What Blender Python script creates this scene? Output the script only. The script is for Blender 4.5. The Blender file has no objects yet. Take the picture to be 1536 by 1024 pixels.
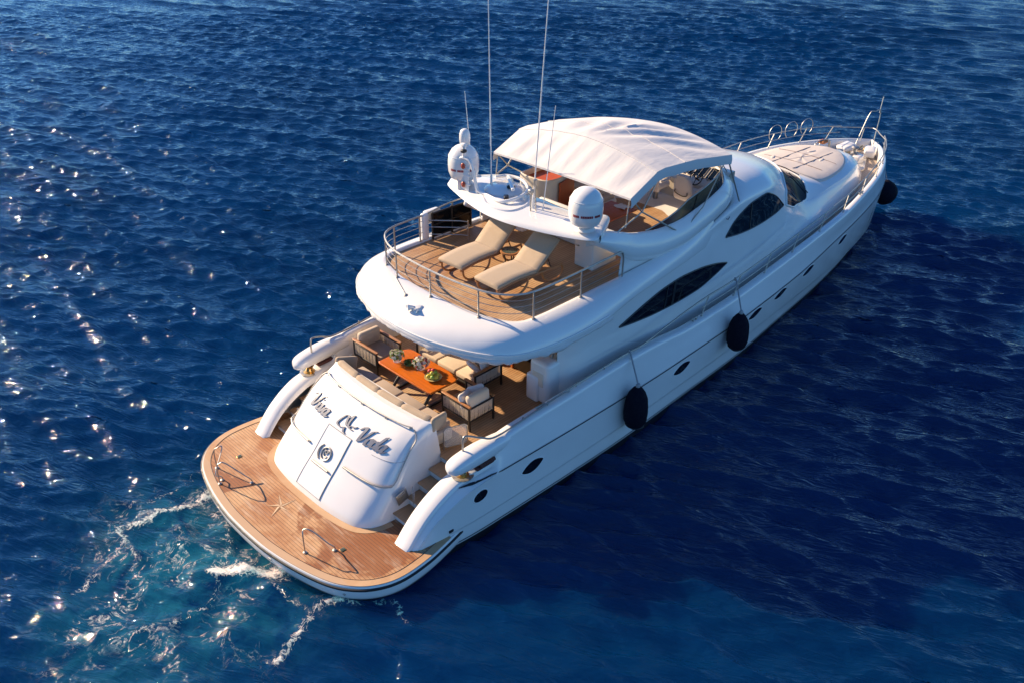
import bpy, bmesh, math, random
import numpy as np
from mathutils import Vector, Matrix, Euler
R = math.radians
random.seed(7)
rng = np.random.default_rng(11)
S = bpy.context.scene
C = S.collection

# ------------------------------------------------------------------ camera, sky, sun, exposure
CAM_LOC = (-6.232, -14.079, 13.678)
yaw, pit, rol = R(44.586), R(30.633), R(0.674)
fw = Vector((math.cos(pit)*math.cos(yaw), math.cos(pit)*math.sin(yaw), -math.sin(pit)))
rt = Vector((math.sin(yaw), -math.cos(yaw), 0))
up = rt.cross(fw)
r2 = math.cos(rol)*rt + math.sin(rol)*up
u2 = -math.sin(rol)*rt + math.cos(rol)*up
cd = bpy.data.cameras.new('camera')
cam = bpy.data.objects.new('camera', cd); C.objects.link(cam)
m = Matrix.Identity(4)
for i in range(3):
    m[i][0] = r2[i]; m[i][1] = u2[i]; m[i][2] = -fw[i]; m[i][3] = CAM_LOC[i]
cam.matrix_world = m
cd.sensor_width = 36; cd.lens = 36*1345.43/1536
cd.clip_start = .1; cd.clip_end = 6000
S.camera = cam

SUN_AZ, SUN_EL = R(104), R(26)
W = bpy.data.worlds.new('World'); S.world = W; W.use_nodes = True
nt = W.node_tree; nt.nodes.clear()
sky = nt.nodes.new('ShaderNodeTexSky'); sky.sky_type = 'NISHITA'; sky.sun_disc = False
sky.sun_elevation = SUN_EL; sky.sun_rotation = math.pi/2 - SUN_AZ
sky.air_density = 1.0; sky.dust_density = 0.02; sky.ozone_density = 3.0
bg = nt.nodes.new('ShaderNodeBackground'); bg.inputs[1].default_value = .08
wo = nt.nodes.new('ShaderNodeOutputWorld')
tint = nt.nodes.new('ShaderNodeMix'); tint.data_type = 'RGBA'; tint.blend_type = 'MULTIPLY'; tint.inputs[0].default_value = 1; tint.inputs[7].default_value = (.50, .80, 1.12, 1)
nt.links.new(sky.outputs[0], tint.inputs[6]); nt.links.new(tint.outputs[2], bg.inputs[0]); nt.links.new(bg.outputs[0], wo.inputs[0])
sd = bpy.data.lights.new('sun', 'SUN'); sd.energy = 5.0; sd.angle = R(.55); sd.color = (1, .77, .52)
sun = bpy.data.objects.new('sun', sd); C.objects.link(sun)
sv = Vector((math.cos(SUN_EL)*math.cos(SUN_AZ), math.cos(SUN_EL)*math.sin(SUN_AZ), math.sin(SUN_EL)))
sun.rotation_euler = sv.to_track_quat('Z', 'Y').to_euler(); sun.location = sv*60
S.view_settings.view_transform = 'Standard'; S.view_settings.look = 'None'
S.view_settings.exposure = 1.06; S.view_settings.gamma = 1

# ------------------------------------------------------------------ materials
class NT:
    def __init__(s, name):
        s.m = bpy.data.materials.new(name); s.m.use_nodes = True
        s.t = s.m.node_tree; s.b = s.t.nodes['Principled BSDF']; s.out = s.t.nodes['Material Output']
    def n(s, typ, **kw):
        o = s.t.nodes.new(typ)
        for k, v in kw.items(): setattr(o, k, v)
        return o
    def l(s, a, b): s.t.links.new(a, b)
    def put(s, sock, v):
        if hasattr(v, 'is_output') or isinstance(v, bpy.types.NodeSocket): s.l(v, sock)
        else: sock.default_value = v
    def math(s, op, a, b=0.0, c=0.0):
        o = s.n('ShaderNodeMath', operation=op)
        s.put(o.inputs[0], a); s.put(o.inputs[1], b); s.put(o.inputs[2], c)
        return o.outputs[0]
    def coord(s, which='Object'):
        return s.n('ShaderNodeTexCoord').outputs[which]
    def mapping(s, vec, scale=(1, 1, 1), rot=(0, 0, 0)):
        o = s.n('ShaderNodeMapping'); s.l(vec, o.inputs[0]); o.inputs['Scale'].default_value = scale; o.inputs['Rotation'].default_value = rot
        return o.outputs[0]
    def noise(s, vec, scale, detail=3, rough=.55, dist=0):
        o = s.n('ShaderNodeTexNoise'); s.l(vec, o.inputs['Vector'])
        o.inputs['Scale'].default_value = scale; o.inputs['Detail'].default_value = detail
        o.inputs['Roughness'].default_value = rough; o.inputs['Distortion'].default_value = dist
        return o.outputs['Fac']
    def ramp(s, f, lo, hi, a=0.0, b=1.0):
        o = s.n('ShaderNodeMapRange'); s.put(o.inputs[0], f)
        for i, v in enumerate((lo, hi, a, b)): o.inputs[i+1].default_value = v
        return o.outputs[0]
    def mix(s, f, a, b, mode='MIX'):
        o = s.n('ShaderNodeMix', data_type='RGBA', blend_type=mode)
        s.put(o.inputs[0], f)
        for k, v in ((6, a), (7, b)):
            if isinstance(v, tuple): v = (*v[:3], 1)
            s.put(o.inputs[k], v)
        return o.outputs[2]
    def bump(s, h, strength=.2, dist=.01, normal=None):
        o = s.n('ShaderNodeBump'); s.l(h, o.inputs['Height']); o.inputs['Strength'].default_value = strength; o.inputs['Distance'].default_value = dist
        if normal is not None: s.l(normal, o.inputs['Normal'])
        return o.outputs[0]

def simple(name, col, rough=.5, metal=0, coat=0, var=.12, vs=3.0, bump=0, bs=60, ior=1.5, alpha=1, trans=0, sheen=0, stretch=(1, 1, 1)):
    t = NT(name); b = t.b
    v = t.mapping(t.coord(), stretch)
    f = t.noise(v, vs, 4)
    t.put(b.inputs['Base Color'], t.mix(f, tuple(c*(1-var) for c in col), tuple(min(1, c*(1+var*.8)) for c in col)))
    b.inputs['Metallic'].default_value = metal; b.inputs['IOR'].default_value = ior
    t.put(b.inputs['Roughness'], t.ramp(t.noise(v, vs*4, 3), .3, .7, max(.02, rough*.8), min(1, rough*1.2)))
    b.inputs['Coat Weight'].default_value = coat; b.inputs['Coat Roughness'].default_value = .06
    b.inputs['Alpha'].default_value = alpha; b.inputs['Transmission Weight'].default_value = trans
    b.inputs['Sheen Weight'].default_value = sheen
    if bump: t.l(t.bump(t.noise(v, bs, 4), bump, .01), b.inputs['Normal'])
    return t.m

def teak_mat(name, axis, w, cols, caulk=(.035, .022, .014), cw=.13, wet=0.0):
    """planks running along one axis, dark caulking between them"""
    t = NT(name); b = t.b
    co = t.coord()
    sx = t.n('ShaderNodeSeparateXYZ'); t.l(co, sx.inputs[0])
    acr = sx.outputs['Y' if axis == 'X' else 'X']; alo = sx.outputs['X' if axis == 'X' else 'Y']
    q = t.math('DIVIDE', acr, w)
    fr = t.math('FRACT', q); fl = t.math('FLOOR', q)
    line = t.math('LESS_THAN', fr, cw)
    wn = t.n('ShaderNodeTexWhiteNoise', noise_dimensions='2D')
    cb = t.n('ShaderNodeCombineXYZ'); t.l(fl, cb.inputs[0])
    seg = t.math('FLOOR', t.math('ADD', t.math('DIVIDE', alo, 1.9), t.math('MULTIPLY', fl, .37)))
    t.l(seg, cb.inputs[1]); t.l(cb.outputs[0], wn.inputs['Vector'])
    g = t.noise(t.mapping(co, (1.5, 40, 10) if axis == 'X' else (40, 1.5, 10)), 1.6, 5, .65, .4)
    big = t.noise(co, .9, 4, .6, .5)
    c1 = t.mix(wn.outputs['Value'], cols[0], cols[1])
    c2 = t.mix(t.ramp(g, .3, .75), c1, cols[2])
    c3 = t.mix(t.ramp(big, .42, .72), c2, cols[3])
    if wet:
        wn2 = t.noise(t.mapping(co, (.8, .5, 1)), 1.1, 4, .6, .8)
        ds = t.n('ShaderNodeVectorMath', operation='DISTANCE'); t.l(co, ds.inputs[0]); ds.inputs[1].default_value = (1.75, -2.35, .47)
        near = t.ramp(ds.outputs['Value'], .2, 1.5, .16, 0)      # spilled water drying by the starboard stair
        mk = t.ramp(t.math('ADD', wn2, near), .57, .62)
        c3 = t.mix(t.math('MULTIPLY', mk, wet), c3, (.24, .07, .014))
        c3 = t.mix(t.math('MULTIPLY', t.ramp(t.noise(t.mapping(co, (3, .5, 1)), 2.2, 4, .6), .52, .72), .5), c3, (.62, .47, .33))
    col = t.mix(t.math('MULTIPLY', line, .75), c3, caulk)
    t.put(b.inputs['Base Color'], col)
    t.put(b.inputs['Roughness'], t.ramp(big, .3, .7, .42, .7))
    h = t.math('ADD', t.math('MULTIPLY', line, -1.0), t.math('MULTIPLY', g, .35))
    t.l(t.bump(h, .35, .004), b.inputs['Normal'])
    return t.m

def gelcoat(name, col, rough=.22):
    t = NT(name); b = t.b; co = t.coord()
    f = t.noise(co, .7, 5, .6, .3); f2 = t.noise(t.mapping(co, (1, 1, .6)), 2.3, 4)
    c = t.mix(t.ramp(f, .35, .75), col, tuple(x*.95 for x in col))
    c = t.mix(t.math('MULTIPLY', t.ramp(f2, .60, .85), .12), c, (col[0]*.88, col[1]*.85, col[2]*.80))
    t.put(b.inputs['Base Color'], c)
    t.put(b.inputs['Roughness'], t.ramp(f2, .3, .8, rough*.85, rough*1.3))
    b.inputs['Coat Weight'].default_value = .5; b.inputs['Coat Roughness'].default_value = .05
    t.l(t.bump(t.noise(co, 2.2, 2), .06, .03), b.inputs['Normal'])
    return t.m

def canvas_mat(name, col):
    t = NT(name); b = t.b; co = t.coord()
    f = t.noise(co, 1.4, 5, .6)
    t.put(b.inputs['Base Color'], t.mix(f, tuple(c*.93 for c in col), col))
    b.inputs['Roughness'].default_value = .85; b.inputs['Sheen Weight'].default_value = .1
    w = t.noise(t.mapping(co, (1.0, 3.2, 1), (0, 0, .5)), 1.7, 3, .5, .6)
    t.l(t.bump(t.math('ADD', w, t.math('MULTIPLY', t.noise(co, 130, 1), .03)), .14, .08), b.inputs['Normal'])
    return t.m

M = {}
M['white'] = gelcoat('white gelcoat', (.78, .76, .73))
M['cream'] = gelcoat('cream gelcoat', (.70, .62, .50), .35)
M['black'] = simple('black stripe', (.012, .013, .016), .35)
M['rubber'] = simple('black rubber', (.02, .02, .022), .6)
M['navy'] = simple('navy fender cloth', (.004, .005, .014), .85, var=.3, bump=.3, bs=120, ior=1.25)
M['chrome'] = simple('polished steel', (.42, .40, .37), .48, 1, var=.05)
M['brass'] = simple('bronze bollard', (.62, .40, .16), .25, 1, var=.25, vs=14)
M['glass'] = simple('dark tinted glass', (.004, .007, .012), .03, var=.3, ior=1.42)
M['smoke'] = simple('smoked glass', (.005, .007, .009), .08, alpha=.985, ior=1.25)
M['screen'] = simple('dark windscreen glass', (.004, .010, .022), .06, ior=1.16)
M['screen'].node_tree.nodes['Principled BSDF'].inputs['Specular IOR Level'].default_value = .12
M['clear'] = simple('clear acrylic', (.62, .64, .64), .05, alpha=.3)
M['teakX'] = teak_mat('teak deck', 'X', .075, ((.41, .225, .10), (.52, .31, .155), (.33, .165, .068), (.50, .335, .185)))
M['teakY'] = teak_mat('teak platform planks', 'Y', .07, ((.40, .17, .055), (.52, .25, .095), (.31, .115, .034), (.60, .37, .19)), wet=.85)
M['teakB'] = teak_mat('teak border plank', 'Y', 5, ((.50, .29, .14), (.54, .32, .16), (.45, .25, .115), (.56, .37, .21)), caulk=(.5, .33, .2))
M['tread'] = simple('warm teak tread', (.46, .245, .115), .5, var=.3, vs=3, stretch=(1, 8, 8))
M['teakW'] = teak_mat('weathered teak side deck', 'X', .08, ((.42, .33, .25), (.48, .39, .30), (.36, .28, .20), (.46, .37, .29)))
M['wood'] = simple('varnished mahogany', (.56, .135, .012), .2, coat=.25, var=.35, vs=2.5, stretch=(6, 1, 1))
M['woodg'] = simple('oiled hardwood', (.36, .15, .05), .4, var=.35, vs=3, stretch=(1, 6, 6))
M['woodr'] = simple('red cherry panel', (.44, .075, .010), .5, var=.25, vs=2, stretch=(2, 2, .4))
M['sand'] = simple('sand beige upholstery', (.40, .30, .20), .9, var=.07, bump=.25, bs=45, sheen=.2)
M['beige'] = simple('pale beige upholstery', (.58, .46, .33), .88, var=.08, bump=.2, bs=35, sheen=.2)
M['taupe'] = simple('taupe seat fabric', (.36, .275, .205), .9, var=.1, bump=.2, bs=40, sheen=.2)
M['pad'] = simple('sun pad cover', (.60, .53, .47), .85, var=.07, vs=1.5, bump=.5, bs=5)
M['pillow'] = simple('off white pillow linen', (.70, .64, .58), .9, var=.06, bump=.3, bs=40)
M['rope'] = simple('woven cream rope', (.66, .56, .42), .85, var=.2, vs=30)
M['dark'] = simple('dark bronze metal', (.018, .014, .012), .4, var=.3)
M['canvas'] = canvas_mat('bimini canvas', (.66, .63, .61))
M['letter'] = simple('brushed steel lettering', (.07, .095, .16), .5, 0, var=.4, vs=9)
M['red'] = simple('red print', (.28, .02, .03), .5)
M['orange'] = simple('amber lamp lens', (.34, .05, .02), .3)
M['grey'] = simple('grey plastic', (.30, .30, .31), .5)
M['leaf'] = simple('green leaves', (.09, .17, .03), .5, var=.5, vs=20)
M['flwhite'] = simple('cream petals', (.78, .74, .58), .7, var=.15, vs=30)
M['flred'] = simple('red petals', (.50, .05, .05), .6, var=.3, vs=20)
M['flyellow'] = simple('yellow fruit skin', (.62, .50, .06), .45, var=.2, vs=12)
M['flgreen'] = simple('green apple skin', (.24, .36, .05), .4, var=.3, vs=12)
M['flpurple'] = simple('mauve petals', (.22, .13, .24), .6, var=.3, vs=20)
M['vase'] = simple('clear vase glass', (.85, .87, .82), .05, alpha=.35, coat=1)
M['stone'] = simple('mosaic table stone', (.07, .085, .065), .25, coat=.6, var=.7, vs=40)
M['rust'] = simple('weedy bottom paint', (.14, .075, .025), .8, var=.5, vs=8)
M['under'] = simple('dark bottom paint', (.02, .02, .028), .6)

# ------------------------------------------------------------------ mesh helpers
def crom(P, n, closed=False):
    P = np.asarray(P, float); k = len(P)
    if closed: Q = np.concatenate([P[-1:], P, P[:2]])
    else: Q = np.concatenate([2*P[:1]-P[1:2], P, 2*P[-1:]-P[-2:-1]])
    segs = k if closed else k-1
    t = np.linspace(0, segs, n, endpoint=not closed)
    i = np.minimum(t.astype(int), segs-1); f = (t-i)[:, None]
    p0, p1, p2, p3 = Q[i], Q[i+1], Q[i+2], Q[i+3]
    return .5*(2*p1+(p2-p0)*f+(2*p0-5*p1+4*p2-p3)*f**2+(3*p1-p0-3*p2+p3)*f**3)

class pch:
    """monotone cubic through (x, y) pairs"""
    def __init__(s, tab):
        if isinstance(tab, dict): tab = list(tab.items())
        x = np.array([a for a, b in tab], float); y = np.array([b for a, b in tab], float)
        h = np.diff(x); d = np.diff(y)/h; mm = np.zeros(len(x))
        for i in range(1, len(x)-1):
            if d[i-1]*d[i] > 0:
                w1 = 2*h[i]+h[i-1]; w2 = h[i]+2*h[i-1]; mm[i] = (w1+w2)/(w1/d[i-1]+w2/d[i])
        mm[0] = d[0]; mm[-1] = d[-1]
        s.x, s.y, s.m, s.h = x, y, mm, h
    def __call__(s, q):
        q = np.clip(np.asarray(q, float), s.x[0], s.x[-1])
        i = np.clip(np.searchsorted(s.x, q, side='right')-1, 0, len(s.h)-1)
        t = (q-s.x[i])/s.h[i]; h = s.h[i]
        return ((2*t**3-3*t**2+1)*s.y[i]+(t**3-2*t**2+t)*h*s.m[i]+(-2*t**3+3*t**2)*s.y[i+1]+(t**3-t**2)*h*s.m[i+1])

class MB:
    def __init__(s): s.v = []; s.f = []; s.mi = []; s.two = None
    def add(s, v, f, mi=0):
        o = len(s.v); s.v += [tuple(map(float, p)) for p in v]; s.f += [tuple(i+o for i in q) for q in f]; s.mi += [mi]*len(f)
        return s
    def grid(s, G, flip=False, mi=0, closeu=False, closev=False):
        G = np.asarray(G, float); nu, nv = G.shape[:2]; f = []
        for i in range(nu if closeu else nu-1):
            for j in range(nv if closev else nv-1):
                a, b = i*nv+j, ((i+1) % nu)*nv+j; c, d = ((i+1) % nu)*nv+(j+1) % nv, i*nv+(j+1) % nv
                f.append((a, d, c, b) if flip else (a, b, c, d))
        return s.add(G.reshape(-1, 3), f, mi)
    def poly(s, P, mi=0, flip=False):
        n = len(P); return s.add(P, [tuple(range(n))[::-1] if flip else tuple(range(n))], mi)
    def tube(s, P, r, seg=8, mi=0, closed=False, n=None, caps=True):
        P = np.asarray(P, float)
        if n: P = crom(P, n, closed)
        k = len(P); rr = np.broadcast_to(np.asarray(r, float), (k,))
        T = np.gradient(P, axis=0) if not closed else np.roll(P, -1, 0)-np.roll(P, 1, 0)
        T /= np.linalg.norm(T, axis=1)[:, None]+1e-9
        ref = np.array([0, 0, 1.]) if abs(T[0][2]) < .9 else np.array([1., 0, 0])
        nrm = np.cross(T[0], ref); nrm /= np.linalg.norm(nrm)
        rings = []
        for i in range(k):
            nrm = nrm-T[i]*(nrm@T[i]); nrm /= np.linalg.norm(nrm)+1e-9; b = np.cross(T[i], nrm)
            a = np.linspace(0, 2*np.pi, seg, endpoint=False)
            rings.append(P[i]+rr[i]*(np.cos(a)[:, None]*nrm+np.sin(a)[:, None]*b))
        s.grid(np.array(rings), mi=mi, closeu=closed, closev=True)
        if caps and not closed:
            s.poly(rings[0], mi); s.poly(rings[-1], mi, True)
        return s
    def lathe(s, prof, c=(0, 0, 0), seg=24, mi=0, ax=None):
        a = np.linspace(0, 2*np.pi, seg, endpoint=False)
        G = np.array([[(r*np.cos(t), r*np.sin(t), z) for t in a] for r, z in prof])
        if ax is not None:
            q = Vector((0, 0, 1)).rotation_difference(Vector(ax)).to_matrix(); G = G @ np.array(q).T
        G = G+np.array(c)
        s.grid(G, flip=True, mi=mi, closev=True)
        if prof[0][0] > 1e-4: s.poly(G[0], mi, True)
        if prof[-1][0] > 1e-4: s.poly(G[-1], mi)
        return s
    def rbox(s, c, size, r=.02, rot=(0, 0, 0), seg=3, mi=0):
        bm = bmesh.new(); bmesh.ops.create_cube(bm, size=1)
        bmesh.ops.scale(bm, vec=size, verts=bm.verts)
        r = min(r, min(size)*.48)
        if r > 0: bmesh.ops.bevel(bm, geom=bm.edges[:], offset=r, segments=seg, profile=.5, affect='EDGES')
        mm = Matrix.Translation(c) @ Euler(rot).to_matrix().to_4x4(); bm.transform(mm)
        bm.verts.index_update(); s.add([v.co[:] for v in bm.verts], [[v.index for v in f.verts] for f in bm.faces], mi); bm.free()
        return s
    def cushion(s, c, size, rot=(0, 0, 0), p=.45, mi=0, n=20, pinch=0):
        """superellipsoid: a soft pillow shape"""
        u = np.linspace(-np.pi/2, np.pi/2, n//2+1); v = np.linspace(-np.pi, np.pi, n, endpoint=False)
        sg = lambda w, e: np.sign(w)*np.abs(w)**e
        U, V = np.meshgrid(u, v, indexing='ij')
        X = sg(np.cos(U), .8)*sg(np.cos(V), p); Y = sg(np.cos(U), .8)*sg(np.sin(V), p); Z = sg(np.sin(U), .9)
        if pinch:
            k = 1+pinch*(np.abs(X*Y))-pinch*.4; X = X*k; Y = Y*k
        G = np.stack([X*size[0]/2, Y*size[1]/2, Z*size[2]/2], -1)
        G = G @ np.array(Euler(rot).to_matrix()).T+np.array(c)
        return s.grid(G, flip=True, mi=mi, closev=True)
    def ball(s, c, r, mi=0, n=10):
        u = np.linspace(-np.pi/2, np.pi/2, n//2+1)
        r3 = np.broadcast_to(np.asarray(r, float), (3,))
        v = np.linspace(0, 2*np.pi, n, endpoint=False)
        U, V = np.meshgrid(u, v, indexing='ij')
        G = np.stack([np.cos(U)*np.cos(V)*r3[0], np.cos(U)*np.sin(V)*r3[1], np.sin(U)*r3[2]], -1)+np.array(c)
        return s.grid(G, flip=True, mi=mi, closev=True)
    def mir(s, split=False):
        """add the y-mirrored copy of everything so far"""
        v = [(x, -y, z) for x, y, z in s.v]; f = [q[::-1] for q in s.f]; mi = list(s.mi)
        if split:
            s.two = MB(); s.two.v = v; s.two.f = f; s.two.mi = mi; return s
        o = len(s.v); s.v += v; s.f += [tuple(i+o for i in q) for q in f]; s.mi += mi
        return s
    def build(s, name, mats, parent=None, smooth=True, ang=38):
        me = bpy.data.meshes.new(name)
        me.from_pydata(s.v, [], s.f)
        if not isinstance(mats, (list, tuple)): mats = [mats]
        for q in mats: me.materials.append(q)
        if len(mats) > 1: me.polygons.foreach_set('material_index', s.mi)
        bm = bmesh.new(); bm.from_mesh(me); bmesh.ops.remove_doubles(bm, verts=bm.verts, dist=.0004); bm.to_mesh(me); bm.free()
        me.polygons.foreach_set('use_smooth', [smooth]*len(me.polygons))
        if smooth: me.set_sharp_from_angle(angle=R(ang))
        o = bpy.data.objects.new(name, me); C.objects.link(o)
        if parent is not None:
            o.parent = parent
            if parent.type == 'EMPTY' and parent.get('world_built'): o.matrix_parent_inverse = Matrix.Translation(parent.location).inverted()
        return o

def tag(o, label=None, cat=None, group=None, kind=None):
    if label: o['label'] = label
    if cat: o['category'] = cat
    if group: o['group'] = group
    if kind: o['kind'] = kind
    return o
def thing(name, label, cat, loc=(0, 0, 0), rz=0, group=None, world=False):
    o = bpy.data.objects.new(name, None); C.objects.link(o); o.empty_display_size = .2
    o.location = loc; o.rotation_euler = (0, 0, rz)
    if world: o['world_built'] = True
    return tag(o, label, cat, group)
def copy_tree(o, parent=None):
    c = o.copy(); C.objects.link(c)
    if parent is not None:
        c.parent = parent; c.matrix_parent_inverse = o.matrix_parent_inverse
    for ch in list(o.children): copy_tree(ch, c)
    return c

# ------------------------------------------------------------------ sea
def build_sea():
    a = R(47)                                     # direction the waves run
    e1 = np.array([np.cos(a), np.sin(a)]); e2 = np.array([-np.sin(a), np.cos(a)])
    def axis(lo, hi, d, far, g):
        c = np.arange(lo, hi, d); o = [c[-1]]; st = d
        while o[-1] < far: st *= (g if abs(o[-1]) < 105 else 1.07); o.append(o[-1]+st)
        n = [c[0]]; st = d
        while n[-1] > -far: st *= (g if abs(n[-1]) < 60 else 1.07); n.append(n[-1]-st)
        return np.concatenate([np.array(n[1:])[::-1], c, np.array(o[1:])])
    A = axis(-11, 54, .088, 900, 1.011); B = axis(-28, 32, .105, 900, 1.011)
    dA = np.gradient(A); dB = np.gradient(B)
    nA, nB = len(A), len(B)
    AA, BB = np.meshgrid(A, B, indexing='ij')
    X = (AA*e1[0]+BB*e2[0]).astype(np.float32); Y = (AA*e1[1]+BB*e2[1]).astype(np.float32)
    sp = np.maximum(dA[:, None], dB[None, :]).astype(np.float32)
    Z = np.zeros_like(X); DX = np.zeros_like(X); DY = np.zeros_like(X)
    nw = 110
    lam = np.exp(rng.uniform(np.log(.42), np.log(9), nw)); lam.sort()
    for L in lam:
        th = R(24) + rng.normal(0, .20 if L > 1.6 else .38)
        k = 2*np.pi/L
        amp = .0104*L**.36*np.exp(-(L/5.0)**2)*(1.35 if L > 2.6 else 1.0 if L > 1.1 else 1.22)*rng.uniform(.6, 1.4)
        ph = rng.uniform(0, 6.283)
        w = np.clip((L/sp-2.5)/3, 0, 1)
        arg = k*(X*np.cos(th)+Y*np.sin(th))+ph
        c = np.cos(arg); s_ = np.sin(arg)
        Z += w*amp*c; q = .85*amp
        DX -= w*q*np.cos(th)*s_; DY -= w*q*np.sin(th)*s_
    # gusts: calmer and rougher areas
    gust = .85+.3*np.sin(X*.11+1.3*np.sin(Y*.07))*np.sin(Y*.09+.5)
    Z *= gust; DX *= gust; DY *= gust
    # churned water behind the stern
    def seg(pts, w):
        d = np.full(X.shape, 1e9, np.float32); P = np.array(pts, np.float32)
        for p, q in zip(P[:-1], P[1:]):
            v = q-p; t = np.clip(((X-p[0])*v[0]+(Y-p[1])*v[1])/(v@v+1e-9), 0, 1)
            d = np.minimum(d, np.hypot(X-p[0]-t*v[0], Y-p[1]-t*v[1]))
        return np.exp(-(d/w)**2)
    foam = np.zeros_like(X)
    for pts, w, g in (
        ([(.75, -1.5), (.4, -1.2), (-.08, -.91), (-.55, -.5), (-.85, -.2)], .22, 1.05),
        ([(-.85, -.2), (-.3, .15), (-.05, .6), (.1, 1.05), (.05, 1.55)], .10, .62),
        ([(.35, 2.1), (-.41, 2.18), (-1.05, 2.34), (-1.67, 2.4), (-1.75, 1.9)], .13, .85),
        ([(-1.75, 1.9), (-2.2, 1.75), (-2.6, 1.5), (-3.1, 1.35)], .10, .62),
        ([(-1.7, 1.75), (-1.9, 1.2), (-2.2, .8)], .09, .5),
        ([(.8, -3.0), (.24, -2.5), (-.2, -2.67), (-.7, -2.9), (-1.2, -3.0)], .12, .72),
        ([(-.8, -.3), (-1.1, -.75), (-1.5, -.95), (-2.2, -.8), (-2.9, -.5)], .09, .55),
        ([(-.3, -1.4), (-.2, -2.0), (-.1, -2.5)], .10, .55),
        ([(1.0, -3.1), (1.3, -3.5), (1.1, -4.1)], .09, .5),
        ([(-.9, 2.9), (.1, 2.9), (.6, 3.1)], .10, .5)):
        foam = np.maximum(foam, g*seg(pts, w))
    ch = np.exp(-(((X+1.0)/2.1)**2+((Y-.2)/2.7)**2)**1.3)
    ch = np.maximum(ch, .7*np.exp(-(((X+2.9)/1.5)**2+((Y+.4)/1.9)**2)**1.3))
    rip = np.zeros_like(X)
    for L in np.exp(rng.uniform(np.log(.35), np.log(1.4), 22)):
        th = rng.uniform(0, 6.283); k = 2*np.pi/L
        rip += .011*L**.8*np.sin(k*(X*np.cos(th)+Y*np.sin(th))+rng.uniform(0, 6.28)+1.5*np.sin(X*1.7+Y*1.1))
    Z += rip*np.clip(ch+.6*foam, 0, 1.2) + .05*np.clip(foam, 0, 1)
    # slick lee in the boat's shadow side
    co = np.stack([X+DX, Y+DY, Z], -1).reshape(-1, 3).astype(np.float32)
    ii = np.arange(nA*nB).reshape(nA, nB)
    q = np.stack([ii[:-1, :-1], ii[1:, :-1], ii[1:, 1:], ii[:-1, 1:]], -1).reshape(-1, 4).astype(np.int32)
    me = bpy.data.meshes.new('sea')
    me.vertices.add(len(co)); me.vertices.foreach_set('co', co.ravel())
    me.loops.add(q.size); me.loops.foreach_set('vertex_index', q.ravel())
    me.polygons.add(len(q)); me.polygons.foreach_set('loop_start', np.arange(0, q.size, 4, dtype=np.int32))
    me.polygons.foreach_set('use_smooth', np.ones(len(q), bool))
    me.update()
    for nm, arr in (('foam', foam), ('churn', ch)):
        at = me.attributes.new(nm, 'FLOAT', 'POINT'); at.data.foreach_set('value', arr.ravel().astype(np.float32))
    t = NT('sea water'); b = t.b
    co = t.coord()
    at = t.n('ShaderNodeAttribute', attribute_name='foam').outputs['Fac']; ac = t.n('ShaderNodeAttribute', attribute_name='churn').outputs['Fac']
    wv = t.mapping(co, (1, 1, 1), (0, 0, -R(24)))
    n1 = t.noise(t.mapping(wv, (2.6, .5, 1)), 1.9, 2.5, .55, .6)
    n2 = t.noise(t.mapping(wv, (1.3, .7, 1)), 4.2, 2, .5, .4)
    n1 = t.math('SUBTRACT', 1.0, t.math('ABSOLUTE', t.math('MULTIPLY_ADD', n1, 2.0, -1.0)))
    n3 = t.noise(co, .12, 3, .5)
    n4 = t.noise(t.mapping(wv, (2.0, .9, 1)), 13, 3, .6, .4)
    base = t.mix(t.ramp(n3, .35, .65), (.0002, .0155, .060), (.0004, .0210, .080))
    cl = t.noise(co, 1.2, 5, .6, 1.0)
    base = t.mix(t.math('MULTIPLY', t.math('MULTIPLY', ac, t.ramp(cl, .32, .66)), .78), base, (.016, .15, .215))
    fn = t.noise(co, 5.0, 6, .72, 1.2)
    vo = t.n('ShaderNodeTexVoronoi', feature='DISTANCE_TO_EDGE'); vo.inputs['Scale'].default_value = 5.5
    nv = t.n('ShaderNodeTexNoise'); t.l(co, nv.inputs['Vector']); nv.inputs['Scale'].default_value = 3.0
    vm = t.n('ShaderNodeVectorMath', operation='ADD'); t.l(co, vm.inputs[0]); t.l(nv.outputs['Color'], vm.inputs[1]); t.l(vm.outputs[0], vo.inputs['Vector'])
    lace = t.ramp(vo.outputs['Distance'], .0, .16, 1, 0)
    fm = t.math('ADD', t.math('MULTIPLY', at, 1.0), t.math('MULTIPLY', t.math('SUBTRACT', fn, .5), 1.9))
    fm = t.math('ADD', fm, t.math('MULTIPLY', t.math('SUBTRACT', lace, .5), .3))
    fm = t.math('MULTIPLY', t.ramp(fm, .45, 1.0), t.ramp(at, .03, .3))
    rg = t.noise(co, 1.5, 6, .6, 1.6)                  # thin lines of foam drifting on the churned water
    rg = t.math('SUBTRACT', 1.0, t.math('ABSOLUTE', t.math('MULTIPLY_ADD', rg, 2.0, -1.0)))
    fil = t.math('MULTIPLY', t.math('MULTIPLY', t.ramp(rg, .93, 1.0), t.ramp(t.noise(co, 7, 4, .7), .42, .66)), t.ramp(ac, .12, .6))
    fil = t.math('MULTIPLY', fil, t.ramp(t.noise(co, .8, 3), .45, .62))
    fm = t.math('MAXIMUM', fm, t.math('MULTIPLY', fil, .8))
    spk = t.math('MULTIPLY', t.ramp(t.noise(co, 17, 3, .6), .71, .78), t.math('MULTIPLY', ac, .6))
    fm = t.math('MAXIMUM', fm, spk)
    t.put(b.inputs['Base Color'], t.mix(fm, base, (.78, .76, .72)))
    t.put(b.inputs['Roughness'], t.ramp(fm, 0, 1, .025, .7))
    b.subsurface_method = 'BURLEY'; b.inputs['Subsurface Weight'].default_value = .72; b.inputs['Subsurface Radius'].default_value = (.6, 2.4, 3.4); b.inputs['Subsurface Scale'].default_value = 1.0
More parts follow.
